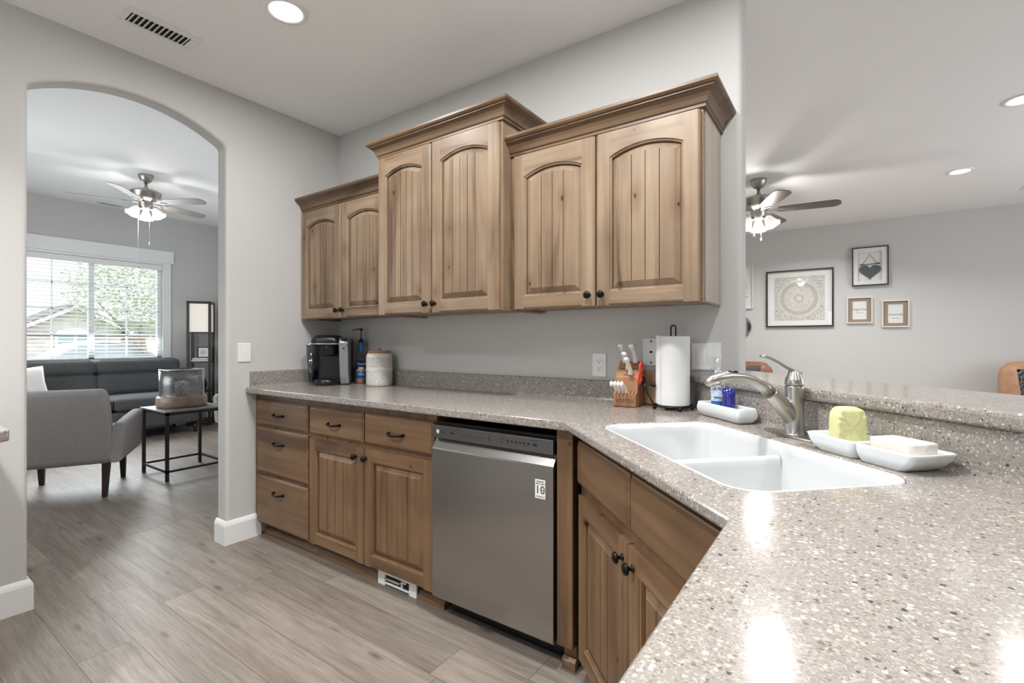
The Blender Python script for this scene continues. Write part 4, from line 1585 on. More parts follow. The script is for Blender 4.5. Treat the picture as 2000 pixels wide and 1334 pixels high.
M['woven'] = woven()
M['glaze'] = plain('pale_glaze', rgb(226, 224, 219), 0.4)
M['lid_wood'] = wood('acacia_lid', 'x', rgb(160, 118, 84), rgb(190, 146, 108), rgb(206, 164, 126), knots=False)
cn = thing('canister', 'white etched stoneware canister with a wooden lid, right of the syrup bottle', 'canister', (0.566, -0.112, CT + 0.0006))
MB().lathe([(0.076, 0.0), (0.080, 0.004), (0.081, 0.02), (0.081, 0.094)], 40, cap1=False).build('body', 'woven', cn)
m = MB()
m.lathe([(0.081, 0.094), (0.0825, 0.096), (0.0825, 0.103), (0.0812, 0.105), (0.0825, 0.107), (0.0825, 0.114), (0.081, 0.116)], 40, cap0=False, cap1=False)
m.lathe([(0.081, 0.182), (0.080, 0.19), (0.074, 0.203), (0.072, 0.206), (0.066, 0.206)], 40, cap0=False)
m.build('glazed_bands', 'glaze', cn)
MB().lathe([(0.081, 0.116), (0.081, 0.182)], 40, cap0=False, cap1=False).build('upper_body', 'woven', cn)
m = MB()
m.lathe([(0.062, 0.207), (0.0715, 0.209), (0.0715, 0.2175), (0.069, 0.220), (0.0, 0.221)], 36)
m.lathe([(0.010, 0.2205), (0.008, 0.225), (0.013, 0.232), (0.013, 0.236), (0.0, 0.239)], 20)
m.build('lid', 'lid_wood', cn)


# ---------------------------------------------------------------- wall plates
def plate(name, label, cat, w, h, X, kind):
    """wall plate; local x across, z up, face towards -y"""
    t = thing(name, label, cat)
    t.matrix_world = X
    m = MB()
    r0 = [(x, z) for x, z in rrect(-w / 2, w / 2, -h / 2, h / 2, 0.004, 3)]
    r1 = [(x, z) for x, z in rrect(-w / 2 + 0.003, w / 2 - 0.003, -h / 2 + 0.003, h / 2 - 0.003, 0.003, 3)]
    m.loft([[(x, 0, z) for x, z in r0], [(x, -0.004, z) for x, z in r0], [(x, -0.0065, z) for x, z in r1]], True, True, True, smooth=False)
    m.build('cover_plate', 'white_plastic', t)
    gang = [0.0] if kind != 'double' else [-0.023, 0.023]
    if kind in ('single', 'double'):
        for gx in gang:
            mm = MB()
            mm.prism([(-0.0066, -0.033), (-0.0075, -0.033), (-0.0100, 0.0), (-0.0082, 0.033), (-0.0066, 0.033)], gx - 0.0165, gx + 0.0165, 'yz')
            mm.build('rocker', 'white_plastic', t, bevel=0.001)
        m = MB()
        for gx in gang:
            for z in (-0.048, 0.048):
                m.lathe([(0.003, 0), (0.003, 0.0008), (0, 0.001)], 10, T(gx, -0.0064, z) @ RX(PI / 2))
        m.build('screws', 'trim', t)
    if kind == 'outlet':
        mm = MB().box(-0.0165, 0.0165, -0.008, -0.0064, -0.0335, 0.0335)
        mm.build('receptacle', 'white_plastic', t, bevel=0.001)
        m = MB()
        for z in (-0.018, 0.016):
            m.box(-0.0075, -0.0055, -0.0083, -0.0079, z, z + 0.009)
            m.box(0.0055, 0.0075, -0.0083, -0.0079, z + 0.001, z + 0.008)
            m.lathe([(0.0026, 0), (0.0026, 0.0004), (0, 0.0004)], 12, T(0, -0.008, z - 0.006) @ RX(PI / 2))
        m.build('slots', 'black', t)
    if kind == 'coax':
        m = MB()
        for z in (-0.048, 0.048):
            m.lathe([(0.0042, 0), (0.0042, 0.0015), (0, 0.002)], 12, T(0, -0.0064, z) @ RX(PI / 2))
        m.lathe([(0.0055, 0), (0.0055, 0.006), (0.003, 0.006), (0.003, 0.009), (0, 0.009)], 14, T(0, -0.0064, 0.0) @ RX(PI / 2))
        m.build('connector_and_screws', 'dark_metal', t)
    return t


plate('power_outlet', 'white duplex power outlet above the splash, left of the knife block', 'power outlet', 0.072, 0.114, T(2.030, -0.0005, 1.087), 'outlet')
plate('cable_plate', 'white cable wall plate half hidden behind the paper towels', 'wall plate', 0.078, 0.124, T(2.284, -0.0005, 1.153), 'coax')
plate('light_switch', 'white double rocker light switch right of the paper towels', 'light switch', 0.118, 0.116, T(2.519, -0.0005, 1.1365), 'double')
plate('light_switch', 'white single rocker light switch on the wall beside the arch', 'light switch', 0.076, 0.114, T(0.0005, -0.671, 1.1325) @ RZ(PI / 2), 'single')

# end of another counter at the left edge of the view
o = MB().prism([(0.003, -1.80), (0.003, -2.55), (1.25, -2.55), (1.25, -2.24), (0.812, -1.802)], CT - 0.038, CT).build('counter_end', 'stone', None, bevel=0.006, seg=3)
tag(o, 'small corner of another speckled counter poking in at the left edge', 'countertop')
o = MB().prism([(0.003, -1.90), (0.003, -2.55), (1.12, -2.55), (1.12, -2.30), (0.72, -1.90)], 0.0, CT - 0.0385).build('wall_counter_base', 'wall')
o['kind'] = 'structure'


# ---------------------------------------------------------------- front room
# charcoal sofa below the window, facing +x
sf = thing('sofa', 'charcoal three-seat sofa with tufted back cushions below the window', 'sofa', (-4.50, -0.16, 0))
L = 1.98            # overall length along y
m = MB()
m.softbox(-0.36, 0.42, -L / 2 + 0.02, L / 2 - 0.02, 0.13, 0.36, 0.035)
m.build('base', 'fab_dark', sf)
for y0, y1 in ((-L / 2 + 0.14, 0.0), (0.0, L / 2 - 0.14)):
    MB().softbox(-0.20, 0.44, y0 + 0.004, y1 - 0.004, 0.36, 0.52, 0.045, 0.012, 8).build('seat_cushion', 'fab_dark', sf)
for y0, y1 in ((-L / 2 + 0.06, 0.008), (0.012, L / 2 - 0.06)):
    X = T(-0.30, (y0 + y1) / 2, 0.50) @ RY(math.radians(-11))
    hw = (y1 - y0) / 2
    m = MB()
    m.softbox(-0.02, 0.15, -hw, hw, 0.0, 0.28, 0.06, 0.012, 8, X)
    m.softbox(-0.02, 0.165, -hw + 0.002, hw - 0.002, 0.26, 0.46, 0.065, 0.012, 8, X)
    m.build('back_cushion', 'fab_dark', sf)
MB().softbox(-0.42, -0.29, -L / 2 + 0.03, L / 2 - 0.03, 0.13, 0.84, 0.05, 0.0, 6).build('back_frame', 'fab_dark', sf)
for s in (-1, 1):
    y0, y1 = sorted((s * (L / 2), s * (L / 2 - 0.09)))
    MB().softbox(-0.40, 0.42, y0, y1, 0.13, 0.60, 0.05, 0.0, 6).build('arm', 'fab_dark', sf)
for x in (-0.30, 0.34):
    for y in (-L / 2 + 0.10, L / 2 - 0.10):
        MB().tube([(x, y, 0.14), (x + (0.02 if x > 0 else -0.02), y, 0.0)], [0.032, 0.018], 10).build('leg', 'dark_wood', sf)


def armchair(label, x, y, ang):
    """upholstered chair; local front towards -y, origin on the floor under its middle"""
    t = thing('armchair', label, 'armchair', (x, y, 0), ang, 'pale grey armchairs in the front room')
    m = MB()
    m.softbox(-0.33, 0.33, -0.36, 0.26, 0.26, 0.35, 0.03)
    m.build('seat_base', 'fab_light', t)
    MB().softbox(-0.255, 0.255, -0.385, 0.20, 0.345, 0.475, 0.045, 0.015, 7).build('seat_cushion', 'fab_light', t)
    # reclined back, slightly wider at the head
    m = MB()
    rings = []
    for z, yc, hw, th in ((0.26, 0.27, 0.315, 0.05), (0.30, 0.275, 0.325, 0.055), (0.50, 0.31, 0.325, 0.058), (0.70, 0.345, 0.315, 0.055), (0.79, 0.36, 0.308, 0.050), (0.825, 0.366, 0.296, 0.040), (0.838, 0.368, 0.28, 0.022)):
        rings.append([(px, yc + py, z) for px, py in rrect(-hw, hw, -th, th, min(0.032, th * 0.9), 5)])
    m.loft(rings, True, True, True)
    m.build('backrest', 'fab_light', t)
    for s in (-1, 1):
        m = MB()
        rings = []
        for yy, z0, z1, w in ((0.33, 0.26, 0.56, 0.035), (0.28, 0.26, 0.565, 0.04), (0.0, 0.26, 0.585, 0.042), (-0.27, 0.26, 0.60, 0.042), (-0.325, 0.265, 0.595, 0.040), (-0.345, 0.27, 0.575, 0.034)):
            xo = s * 0.345
            prof = rrect(-w, w, z0, z1, 0.028, 4)
            # arm flares a little outwards at the top
            rings.append([(xo + px + s * 0.022 * (pz - 0.26) / 0.34, yy - 0.10 * 0 + (-0.045 * math.sin(PI * (pz - 0.2) / 0.5) if yy < -0.2 else 0), pz) for px, pz in prof])
        m.loft(rings, True, True, True)
        m.build('arm', 'fab_light', t)
    for px, py, lean in ((-0.27, -0.29, -0.02), (0.27, -0.29, -0.02), (-0.28, 0.27, 0.05), (0.28, 0.27, 0.05)):
        MB().loft([[(px + cx * w, py + cy * w + dy, z) for cx, cy in ((-1, -1), (1, -1), (1, 1), (-1, 1))] for z, w, dy in ((0.275, 0.026, 0.0), (0.0, 0.016, lean))], True, True, True, smooth=False).build('leg', 'dark_wood', t, bevel=0.002)
    return t


# facing (-0.887, 0.46): local -y must point there
armchair('pale grey armchair seen from behind, nearest the arch', -2.115, -0.985, math.atan2(0.46, -0.887) + PI / 2)
armchair('pale grey armchair just showing at the right edge of the arch', -2.62, 0.86, 0.10)
pw = thing('throw_pillow', 'pale throw pillow on the charcoal sofa, cut off by the left edge of the arch', 'pillow', (-4.39, -0.865, 0.515), PI / 2)
m = MB()
X = T(0, 0.0, 0.215) @ RX(math.radians(74)) @ RZ(0.1)
for s in (1, -1):
    pass
nn = 10
rows = []
for i in range(nn + 1):
    row = []
    for j in range(2 * nn):
        pass
g = 12
top, bot = [], []
for i in range(g + 1):
    a, b = [], []
    for j in range(g + 1):
        u, v = -1 + 2 * i / g, -1 + 2 * j / g
        h = 0.065 * ((1 - u ** 4) * (1 - v ** 4)) ** 0.5
        k = 0.185 * (1 - 0.06 * (1 - abs(u * v)))
        a.append(m.v((u * k, v * k, h), X))
        b.append(m.v((u * k, v * k, -h - 0.001), X))
    top.append(a)
    bot.append(b)
for i in range(g):
    for j in range(g):
        m.f([top[i][j], top[i + 1][j], top[i + 1][j + 1], top[i][j + 1]], True)
        m.f([bot[i][j], bot[i][j + 1], bot[i + 1][j + 1], bot[i + 1][j]], True)
bmesh.ops.remove_doubles(m.bm, verts=m.bm.verts[:], dist=0.0015)
m.build('pillow_cover', 'fab_white', pw)

# side table with the lantern
st = thing('side_table', 'thin black metal side table with a grey wooden top in front of the sofa', 'side table', (-2.03, -0.21, 0))
tw, tl, th = 0.27, 0.245, 0.60
M['grey_top'] = plain('grey_stained_top', rgb(120, 116, 112), 0.5, noise=0.25, nscale=20)
MB().box(-tw - 0.012, tw + 0.012, -tl - 0.012, tl + 0.012, th - 0.012, th).build('table_top', 'grey_top', st, bevel=0.002)
m = MB()
a, b = 0.011, 0.011
for s in (-1, 1):
    m.box(-tw, tw, s * tl - b * (s > 0) * 2, s * tl + b * (s < 0) * 2, th - 0.036, th - 0.0125)
    m.box(s * tw - a * (s > 0) * 2, s * tw + a * (s < 0) * 2, -tl, tl, th - 0.036, th - 0.0125)
m.build('apron', 'dark_metal', st)
for sx in (-1, 1):
    for sy in (-1, 1):
        x0, x1 = sorted((sx * tw, sx * (tw - 0.024)))
        y0, y1 = sorted((sy * tl, sy * (tl - 0.024)))
        MB().box(x0, x1, y0, y1, 0.0, th - 0.0125).build('leg', 'dark_metal', st)
m = MB()
for s in (-1, 1):
    y0, y1 = sorted((s * tl, s * (tl - 0.016)))
    m.box(-tw, tw, y0, y1, 0.075, 0.093)
    x0, x1 = sorted((s * tw, s * (tw - 0.016)))
    m.box(x0, x1, -tl, tl, 0.075, 0.093)
m.build('stretchers', 'dark_metal', st)
ln = thing('candle_lantern', 'seeded glass hurricane lantern on a round wooden base on the side table', 'lantern', (-2.075, -0.215, th))
M['rustic'] = wood('weathered_base', 'x', rgb(110, 88, 74), rgb(146, 120, 104), rgb(168, 146, 130), knots=False)
MB().lathe([(0.180, 0.0), (0.197, 0.006), (0.200, 0.03), (0.198, 0.085), (0.190, 0.097), (0.0, 0.098)], 40).build('wood_base', 'rustic', ln)
m = MB()
m.lathe([(0.176, 0.0985), (0.174, 0.2), (0.176, 0.34), (0.172, 0.34), (0.170, 0.2), (0.172, 0.0985)], 40, cap0=False, cap1=False)
m.build('glass_cylinder', 'seeded', ln)
MB().lathe([(0.171, 0.335), (0.178, 0.337), (0.178, 0.345), (0.171, 0.347)], 40, cap0=False, cap1=False).build('metal_rim', 'nickel', ln)
MB().lathe([(0.055, 0.099), (0.055, 0.225), (0.05, 0.23), (0.0, 0.226)], 24).build('candle', 'fab_white', ln)

# tower shelf lamp
LX0, LX1, LY0, LY1, LHt = -4.90, -4.60, 0.868, 1.165, 1.775
LCX, LCY, LROT = -4.715, 1.035, math.radians(-33)


def on_lamp(x, y, z):
    p = RZ(LROT) @ Vector((x, y, 0))
    return (LCX + p.x, LCY + p.y, z)


lp = thing('shelf_floor_lamp', 'tall black shelf lamp with a lit white box shade in the corner', 'floor lamp', (LCX, LCY, 0), LROT)
hx, hy, pw_ = (LX1 - LX0) / 2, (LY1 - LY0) / 2, 0.032
for sx in (-1, 1):
    for sy in (-1, 1):
        x0, x1 = sorted((sx * hx, sx * (hx - pw_)))
        y0, y1 = sorted((sy * hy, sy * (hy - pw_)))
        MB().box(x0, x1, y0, y1, 0.0, LHt - 0.0005).build('post', 'dark_wood', lp)
m = MB()
for s in (-1, 1):
    x0, x1 = sorted((s * hx, s * (hx - 0.025)))
    y0, y1 = sorted((s * hy, s * (hy - 0.025)))
    m.box(x0, x1, -hy, hy, LHt - 0.03, LHt)
    m.box(-hx, hx, y0, y1, LHt - 0.03, LHt)
m.build('top_frame', 'dark_wood', lp)
for z in (1.335, 0.912, 0.495, 0.075):
    MB().box(-hx + 0.002, hx - 0.002, -hy + 0.002, hy - 0.002, z - 0.016, z).build('shelf', 'dark_wood', lp)
M['lamp_shade'] = emit('lit_linen_shade', (0.95, 0.88, 0.80, 1), 0.18)
MB().box(-hx + 0.014, hx - 0.014, -hy + 0.014, hy - 0.014, 1.337, LHt - 0.035).build('shade', 'lamp_shade', lp)
lx, ly = (LX0 + LX1) / 2, (LY0 + LY1) / 2
pf = thing('picture_frame', 'small grey framed picture leaning on the lamp shelf', 'picture', on_lamp(-0.01, 0.03, 0.9635), LROT)
MB().box(-0.012, 0.012, -0.075, 0.075, 0, 0.16).build('frame', 'dark_metal', pf, bevel=0.002)
MB().box(0.0122, 0.0132, -0.06, 0.06, 0.015, 0.145).build('picture_print', 'print_white', pf)
m = MB()
for k in range(5):
    a = k * 2 * PI / 5
    m.tube([(0.0135, 0.022 * math.cos(a) + 0.020 * math.cos(q), 0.08 + 0.022 * math.sin(a) + 0.020 * math.sin(q)) for q in [2 * PI * j / 12 for j in range(12)]], 0.0012, 4, None, True)
m.build('drawn_flower', 'grey_ink', pf)
for k, (w, d, c, lab) in enumerate(((0.21, 0.15, rgb(176, 166, 152), 'lower of two pale books lying flat on the lamp shelf'), (0.19, 0.14, rgb(206, 198, 186), 'upper of two pale books lying flat on the lamp shelf'))):
    bk = thing('book', lab, 'book', on_lamp(0.02, 0.0, 0.9125 + k * 0.026), LROT + 0.04 * k, 'books on the lamp shelf')
    m = MB()
    m.box(-d / 2, d / 2, -w / 2, w / 2, 0, 0.003)
    m.box(-d / 2, d / 2, -w / 2, w / 2, 0.022, 0.025)
    m.box(-d / 2, -d / 2 + 0.003, -w / 2, w / 2, 0.003, 0.022)
    m.build('cover', plain('book_cloth', c, 0.8), bk)
    MB().box(-d / 2 + 0.004, d / 2 - 0.004, -w / 2 + 0.004, w / 2 - 0.004, 0.0032, 0.0218).build('pages', 'print_white', bk)
M['sage'] = plain('pale_succulent', rgb(168, 172, 158), 0.7)
pt = thing('potted_plant', 'round dark pot with a pale spiky plant on the lamp shelf behind the lantern', 'plant', on_lamp(0.02, -0.02, 0.4955))
MB().lathe([(0.05, 0.0), (0.085, 0.02), (0.105, 0.07), (0.10, 0.12), (0.080, 0.155), (0.072, 0.155), (0.07, 0.13), (0.0, 0.125)], 28).build('pot', 'black', pt)
m = MB()
rr = random.Random(3)
for k in range(46):
    a, e = rr.uniform(0, 2 * PI), rr.uniform(0.25, 1.45)
    l = rr.uniform(0.10, 0.16)
    d = Vector((math.cos(a) * math.cos(e), math.sin(a) * math.cos(e), math.sin(e)))
    b0 = Vector((0.03 * math.cos(a), 0.03 * math.sin(a), 0.126))
    m.tube([b0, b0 + d * l * 0.5 + Vector((0, 0, 0.01)), b0 + d * l], [0.006, 0.005, 0.0012], 5, None, False, 0.4)
m.build('leaves', 'sage', pt)

# ---------------------------------------------------------------- outside the front window
GZ = -0.25
M['lawn'] = plain('lawn', rgb(186, 192, 160), 0.95, noise=0.3, nscale=6)
M['road'] = plain('road', rgb(170, 168, 164), 0.9, noise=0.1, nscale=3)
struct(MB().box(-60, -5.2, -30, 40, GZ - 0.2, GZ), 'ground', 'lawn')
struct(MB().box(-17.5, -11.5, -30, 40, GZ, GZ + 0.01), 'road', 'road')
hs = thing('house', 'single-storey house with a gabled front across the street', 'house', (-24.0, 4.1, GZ))
M['stucco'] = plain('pale_stone_wall', rgb(186, 176, 172), 0.9, noise=0.28, nscale=3)
M['roof'] = plain('grey_roof', rgb(104, 99, 97), 0.9, noise=0.2, nscale=8)
MB().box(-7, -0.6, -7.5, 6.5, 0, 1.75).build('walls', 'stucco', hs)
m = MB()
m.prism([(-1.6, 0), (1.6, 0), (1.6, 2.0), (0, 2.85), (-1.6, 2.0)], -3.0, 0.0, 'yz')
m.build('gable_front', 'stucco', hs)
m = MB()
m.prism([(-1.95, 1.80), (0, 2.88), (1.95, 1.80), (1.95, 1.95), (0, 3.08), (-1.95, 1.95)], -3.2, 0.3, 'yz')
m.prism([(0.1, 1.66), (-3.6, 2.4), (-7.3, 1.66), (-7.3, 1.78), (-3.6, 2.55), (0.1, 1.78)], -7.9, 6.9, 'xz')
m.build('roof', 'roof', hs)
m = MB()
for sg in (-1, 1):
    m.prism([(sg * 1.95, 1.76), (0, 2.84), (0, 2.98), (sg * 1.95, 1.90)][::sg], 0.3, 0.36, 'yz')
m.build('fascia', 'trim', hs)
m = MB()
ap = [(-0.62, 0.95), (0.62, 0.95), (0.62, 1.75)] + [(0.62 * math.cos(PI * k / 12), 1.75 + 0.26 * math.sin(PI * k / 12)) for k in range(1, 12)] + [(-0.62, 1.75)]
m.prism(ap, 0.0, 0.06, 'yz')
w = m.build('window', 'trim', hs)
m = MB()
for y0, y1 in ((-0.54, -0.04), (0.04, 0.54)):
    m.box(0.061, 0.075, y0, y1, 1.02, 1.70)
m.build('glass', plain('far_glass', rgb(128, 146, 150), 0.1), w)
MB().box(-0.6, -0.55, 2.6, 5.6, 0, 1.75).build('garage_door', 'print_white', hs)

car = thing('car', 'silver sedan parked across the street outside the window', 'car', (-14.0, 2.05, GZ + 0.01))
M['car_paint'] = plain('silver_car_paint', rgb(202, 205, 208), 0.3, 0.2, coat=0.6)
M['car_glass'] = plain('car_glass', rgb(150, 156, 160), 0.15)
m = MB()
side = [(-2.2, 0.30), (2.2, 0.30), (2.25, 0.62), (2.1, 0.86), (1.45, 0.94), (-1.0, 0.94), (-2.0, 0.80), (-2.25, 0.60)]
m.prism(side, -0.88, 0.88, 'yz')
m.build('car_body', 'car_paint', car, bevel=0.06, seg=3)
cab = [(-1.05, 0.94), (1.55, 0.94), (0.95, 1.33), (0.2, 1.40), (-0.35, 1.36)]
MB().prism(cab, -0.74, 0.74, 'yz').build('cabin_glass', 'car_glass', car, bevel=0.05, seg=3)
m = MB()
m.prism([(-0.40, 1.345), (0.2, 1.40), (0.98, 1.325), (0.95, 1.375), (0.2, 1.44), (-0.38, 1.385)], -0.70, 0.70, 'yz')
m.build('roof', 'car_paint', car, bevel=0.02)
for y in (-1.35, 1.35):
    for x in (-0.80, 0.80):
        X = T(x, y, 0.33) @ RY(PI / 2)
        MB().lathe([(0.2, -0.10), (0.32, -0.10), (0.33, -0.06), (0.33, 0.06), (0.32, 0.10), (0.2, 0.10)], 24, X).build('wheel', 'black', car)

M['bark'] = plain('bark', rgb(150, 138, 128), 0.9, noise=0.3, nscale=10)
M['leaf'] = plain('tree_leaf', rgb(176, 184, 158), 0.8, noise=0.2, nscale=4)
tr_ = thing('tree', 'leafy green street tree on the right outside the window', 'tree', (-13.0, 3.15, GZ))
m = MB()
m.tube([(0, 0, 0), (0.02, -0.05, 0.6), (0.0, -0.12, 1.2), (0.05, -0.25, 1.9)], [0.10, 0.085, 0.07, 0.05], 8)
m.tube([(0.0, 0.02, 0.1), (0.05, 0.18, 0.9), (0.0, 0.25, 1.8)], [0.07, 0.06, 0.04], 8)
m.tube([(0.0, -0.1, 1.1), (0.1, -0.7, 1.9), (0.1, -1.2, 2.5)], [0.05, 0.04, 0.02], 8)
m.build('trunk', 'bark', tr_)
m = MB()
rr = random.Random(11)
for k in range(11000):
    while True:
        q = Vector((rr.uniform(-1, 1), rr.uniform(-1, 1), rr.uniform(-1, 1)))
        if 0.25 < q.length < 1:
            break
    p = Vector((q.x * 1.2, -0.35 + q.y * 1.55, 2.95 + q.z * 1.45))
    if math.sin(p.y * 4.1 + p.z * 2.3) + math.sin(p.z * 5.7 - p.x * 3.0) > 0.9:
        continue
    s = rr.uniform(0.03, 0.062)
    X = T(*p) @ RZ(rr.uniform(0, 6.28)) @ RX(rr.uniform(-1.2, 1.2))
    m.f([m.v(c, X) for c in ((-s, 0, 0), (0, -s * 0.5, 0.01), (s, 0, 0), (0, s * 0.5, 0.01))])
lv = m.build('foliage', 'leaf', tr_)
sh = thing('shrub', 'low pale green shrub on the left outside the window', 'shrub', (-19.0, 3.3, GZ))
m = MB()
for k in range(1600):
    a, e = rr.uniform(0, 2 * PI), math.asin(rr.uniform(0, 1))
    rd = 0.75 + rr.uniform(-0.15, 0.15)
    p = Vector((rd * math.cos(a) * math.cos(e), 1.6 * rd * math.sin(a) * math.cos(e), 1.5 * rd * math.sin(e)))
    s = rr.uniform(0.05, 0.09)
    X = T(*p) @ RZ(rr.uniform(0, 6.28)) @ RX(rr.uniform(-1.2, 1.2))
    m.f([m.v(c, X) for c in ((-s, 0, 0), (0, -s * 0.6, 0.01), (s, 0, 0), (0, s * 0.6, 0.01))])
m.ball((0, 0, 0.2), 0.6, 12, None, 1, 1.6, 1.4)
m.build('foliage', 'leaf', sh)

# ---------------------------------------------------------------- family room beyond the bar
FW = 5.1995


def picture(label, x0, x1, z0, z1, fw, depth, fmat, glazed=True):
    """framed picture on the far wall; local x right, z up, face towards -y"""
    t = thing('framed_picture', label, 'picture', ((x0 + x1) / 2, FW, z0))
    w, h = (x1 - x0) / 2, z1 - z0
    m = MB()
    m.box(-w, w, -depth, 0, 0, fw)
    m.box(-w, w, -depth, 0, h - fw, h)
    m.box(-w, -w + fw, -depth, 0, fw, h - fw)
    m.box(w - fw, w, -depth, 0, fw, h - fw)
    m.build('frame', fmat, t)
    MB().box(-w + fw, w - fw, -0.006, -0.001, fw, h - fw).build('backing_card', 'print_white', t)
    if glazed:
        MB().box(-w + fw, w - fw, -depth + 0.004, -depth + 0.0065, fw, h - fw).build('glass_pane', 'pic_glass', t)
    return t, w, h


M['frame_black'] = plain('black_frame', rgb(44, 42, 41), 0.4)
M['frame_white'] = plain('white_frame', rgb(226, 222, 216), 0.4)
M['kraft'] = plain('kraft_mat', rgb(158, 140, 122), 0.8)


def rosette():
    """ink rings and radiating strokes around the middle of the print"""
    t = NT('ring_print')
    x, y, z = t.sep(t.obj())
    zz = t.math('SUBTRACT', z, 0.372)
    r = t.math('SQRT', t.math('ADD', t.math('MULTIPLY', x, x), t.math('MULTIPLY', zz, zz)))
    a = t.math('ARCTAN2', zz, x)

    def band(lo, hi):
        return t.math('MULTIPLY', t.math('GREATER_THAN', r, lo), t.math('LESS_THAN', r, hi))

    def strokes(nn, twist, thr):
        return t.math('GREATER_THAN', t.math('SINE', t.math('ADD', t.math('MULTIPLY', a, nn), t.math('MULTIPLY', r, twist))), thr)
    k = t.math('MULTIPLY', band(0.172, 0.212), strokes(44.0, 260.0, 0.0))
    for lo, hi in ((0.218, 0.222), (0.163, 0.166), (0.045, 0.052), (0.03, 0.034)):
        k = t.math('MAXIMUM', k, band(lo, hi))
    ns = t.noise(t.obj(), 70, 3)
    k2 = t.math('MULTIPLY', band(0.055, 0.158), t.math('MULTIPLY', strokes(30.0, 180.0, -0.2), t.math('GREATER_THAN', ns, 0.48)))
    k3 = t.math('MULTIPLY', t.math('GREATER_THAN', r, 0.238), t.math('GREATER_THAN', t.math('ADD', ns, t.math('MULTIPLY', t.math('SINE', t.math('MULTIPLY', a, 90.0)), 0.12)), 0.52))
    t.p(Base_Color=t.mix(t.math('MAXIMUM', t.math('MULTIPLY', k, 0.72), t.math('MAXIMUM', t.math('MULTIPLY', k2, 0.35), t.math('MULTIPLY', k3, 0.45))), rgb(226, 222, 214), rgb(72, 70, 68)), Roughness=0.8)
    return t.m


M['rosette'] = rosette()
t, w, h = picture('large black-framed print of a round rosette pattern, biggest picture on the far wall', 2.098, 2.856, 1.392, 2.139, 0.017, 0.03, 'frame_black')
MB().box(-0.285, 0.285, -0.0075, -0.0062, 0.085, 0.66).build('rosette_print', 'rosette', t)

t, w, h = picture('tall black-framed picture with a dark hanging heart, uppermost on the far wall', 3.046, 3.405, 1.882, 2.354, 0.012, 0.045, 'frame_black')
m = MB()
for a_, b_, c_, d_ in ((-w + 0.012, w - 0.012, 0.012, 0.06), (-w + 0.012, w - 0.012, h - 0.06, h - 0.012)):
    m.box(a_, b_, -0.03, -0.028, c_, d_)
for a_, b_ in ((-w + 0.012, -w + 0.06), (w - 0.06, w - 0.012)):
    m.box(a_, b_, -0.03, -0.028, 0.06, h - 0.06)
m.build('white_mat', 'print_white', t)
M['heart'] = plain('slate_weave', rgb(92, 98, 102), 0.9, noise=0.25, nscale=160, bump=0.4)
hp = []
for k in range(41):
    q = 2 * PI * k / 40
    hp.append((0.0062 * 16 * math.sin(q) ** 3 * 1.08, 0.175 + 0.0062 * (13 * math.cos(q) - 5 * math.cos(2 * q) - 2 * math.cos(3 * q) - math.cos(4 * q))))
MB().prism(hp[:-1], -0.018, -0.0065, 'xz').build('woven_heart', 'heart', t)
m = MB()
m.tube([(-0.075, -0.016, 0.262), (0.0, -0.014, 0.378), (0.075, -0.016, 0.262)], 0.003, 6)
m.tube([(-0.10, -0.018, 0.256), (0.10, -0.018, 0.266)], 0.005, 6)
m.ball((-0.085, -0.018, 0.258), 0.011, 8, None, 1.6, 0.6, 0.8).ball((0.085, -0.018, 0.266), 0.011, 8, None, 1.6, 0.6, 0.8)
m.build('twig_and_cord', 'dark_wood', t)


def verse(label, x0, x1, z0, z1, word, dz):
    t, w, h = picture(label, x0, x1, z0, z1, 0.013, 0.028, 'frame_white')
    m = MB()
    a, b = w - 0.013, 0.044
    m.box(-a, a, -0.012, -0.0065, 0.013, 0.013 + b - 0.008)
    m.box(-a, a, -0.012, -0.0065, h - 0.013 - b + 0.008, h - 0.013)
    m.box(-a, -a + b, -0.012, -0.0065, 0.013 + b - 0.008, h - 0.013 - b + 0.008)
    m.box(a - b, a, -0.012, -0.0065, 0.013 + b - 0.008, h - 0.013 - b + 0.008)
    m.build('kraft_mat', 'kraft', t)
    m = MB()
    m.text(word, 0.043, T(0, -0.0062, h / 2 + dz) @ RX(PI / 2), 0.0004, shear=0.35)
    for k in range(8):
        m.box(-0.036 + k * 0.0095, -0.029 + k * 0.0095, -0.0066, -0.006, h / 2 + dz - 0.046, h / 2 + dz - 0.041)
    m.build('script', 'grey_ink', t)


verse('small white-framed verse on kraft mat, left of the pair, higher one', 2.994, 3.251, 1.424, 1.747, 'together', 0.012)
verse('small white-framed verse on kraft mat, right of the pair, lower one', 3.342, 3.599, 1.371, 1.694, 'favorite', -0.01)
t, w, h = picture('edge of a narrow white-framed print beside the kitchen wall end', 1.50, 1.938, 1.652, 2.245, 0.014, 0.028, 'frame_white')
m = MB()
for k in range(6):
    m.box(0.02, 0.15 - 0.02 * (k % 3), -0.0072, -0.0062, 0.16 + k * 0.042, 0.168 + k * 0.042)
m.build('script_lines', 'grey_ink', t)


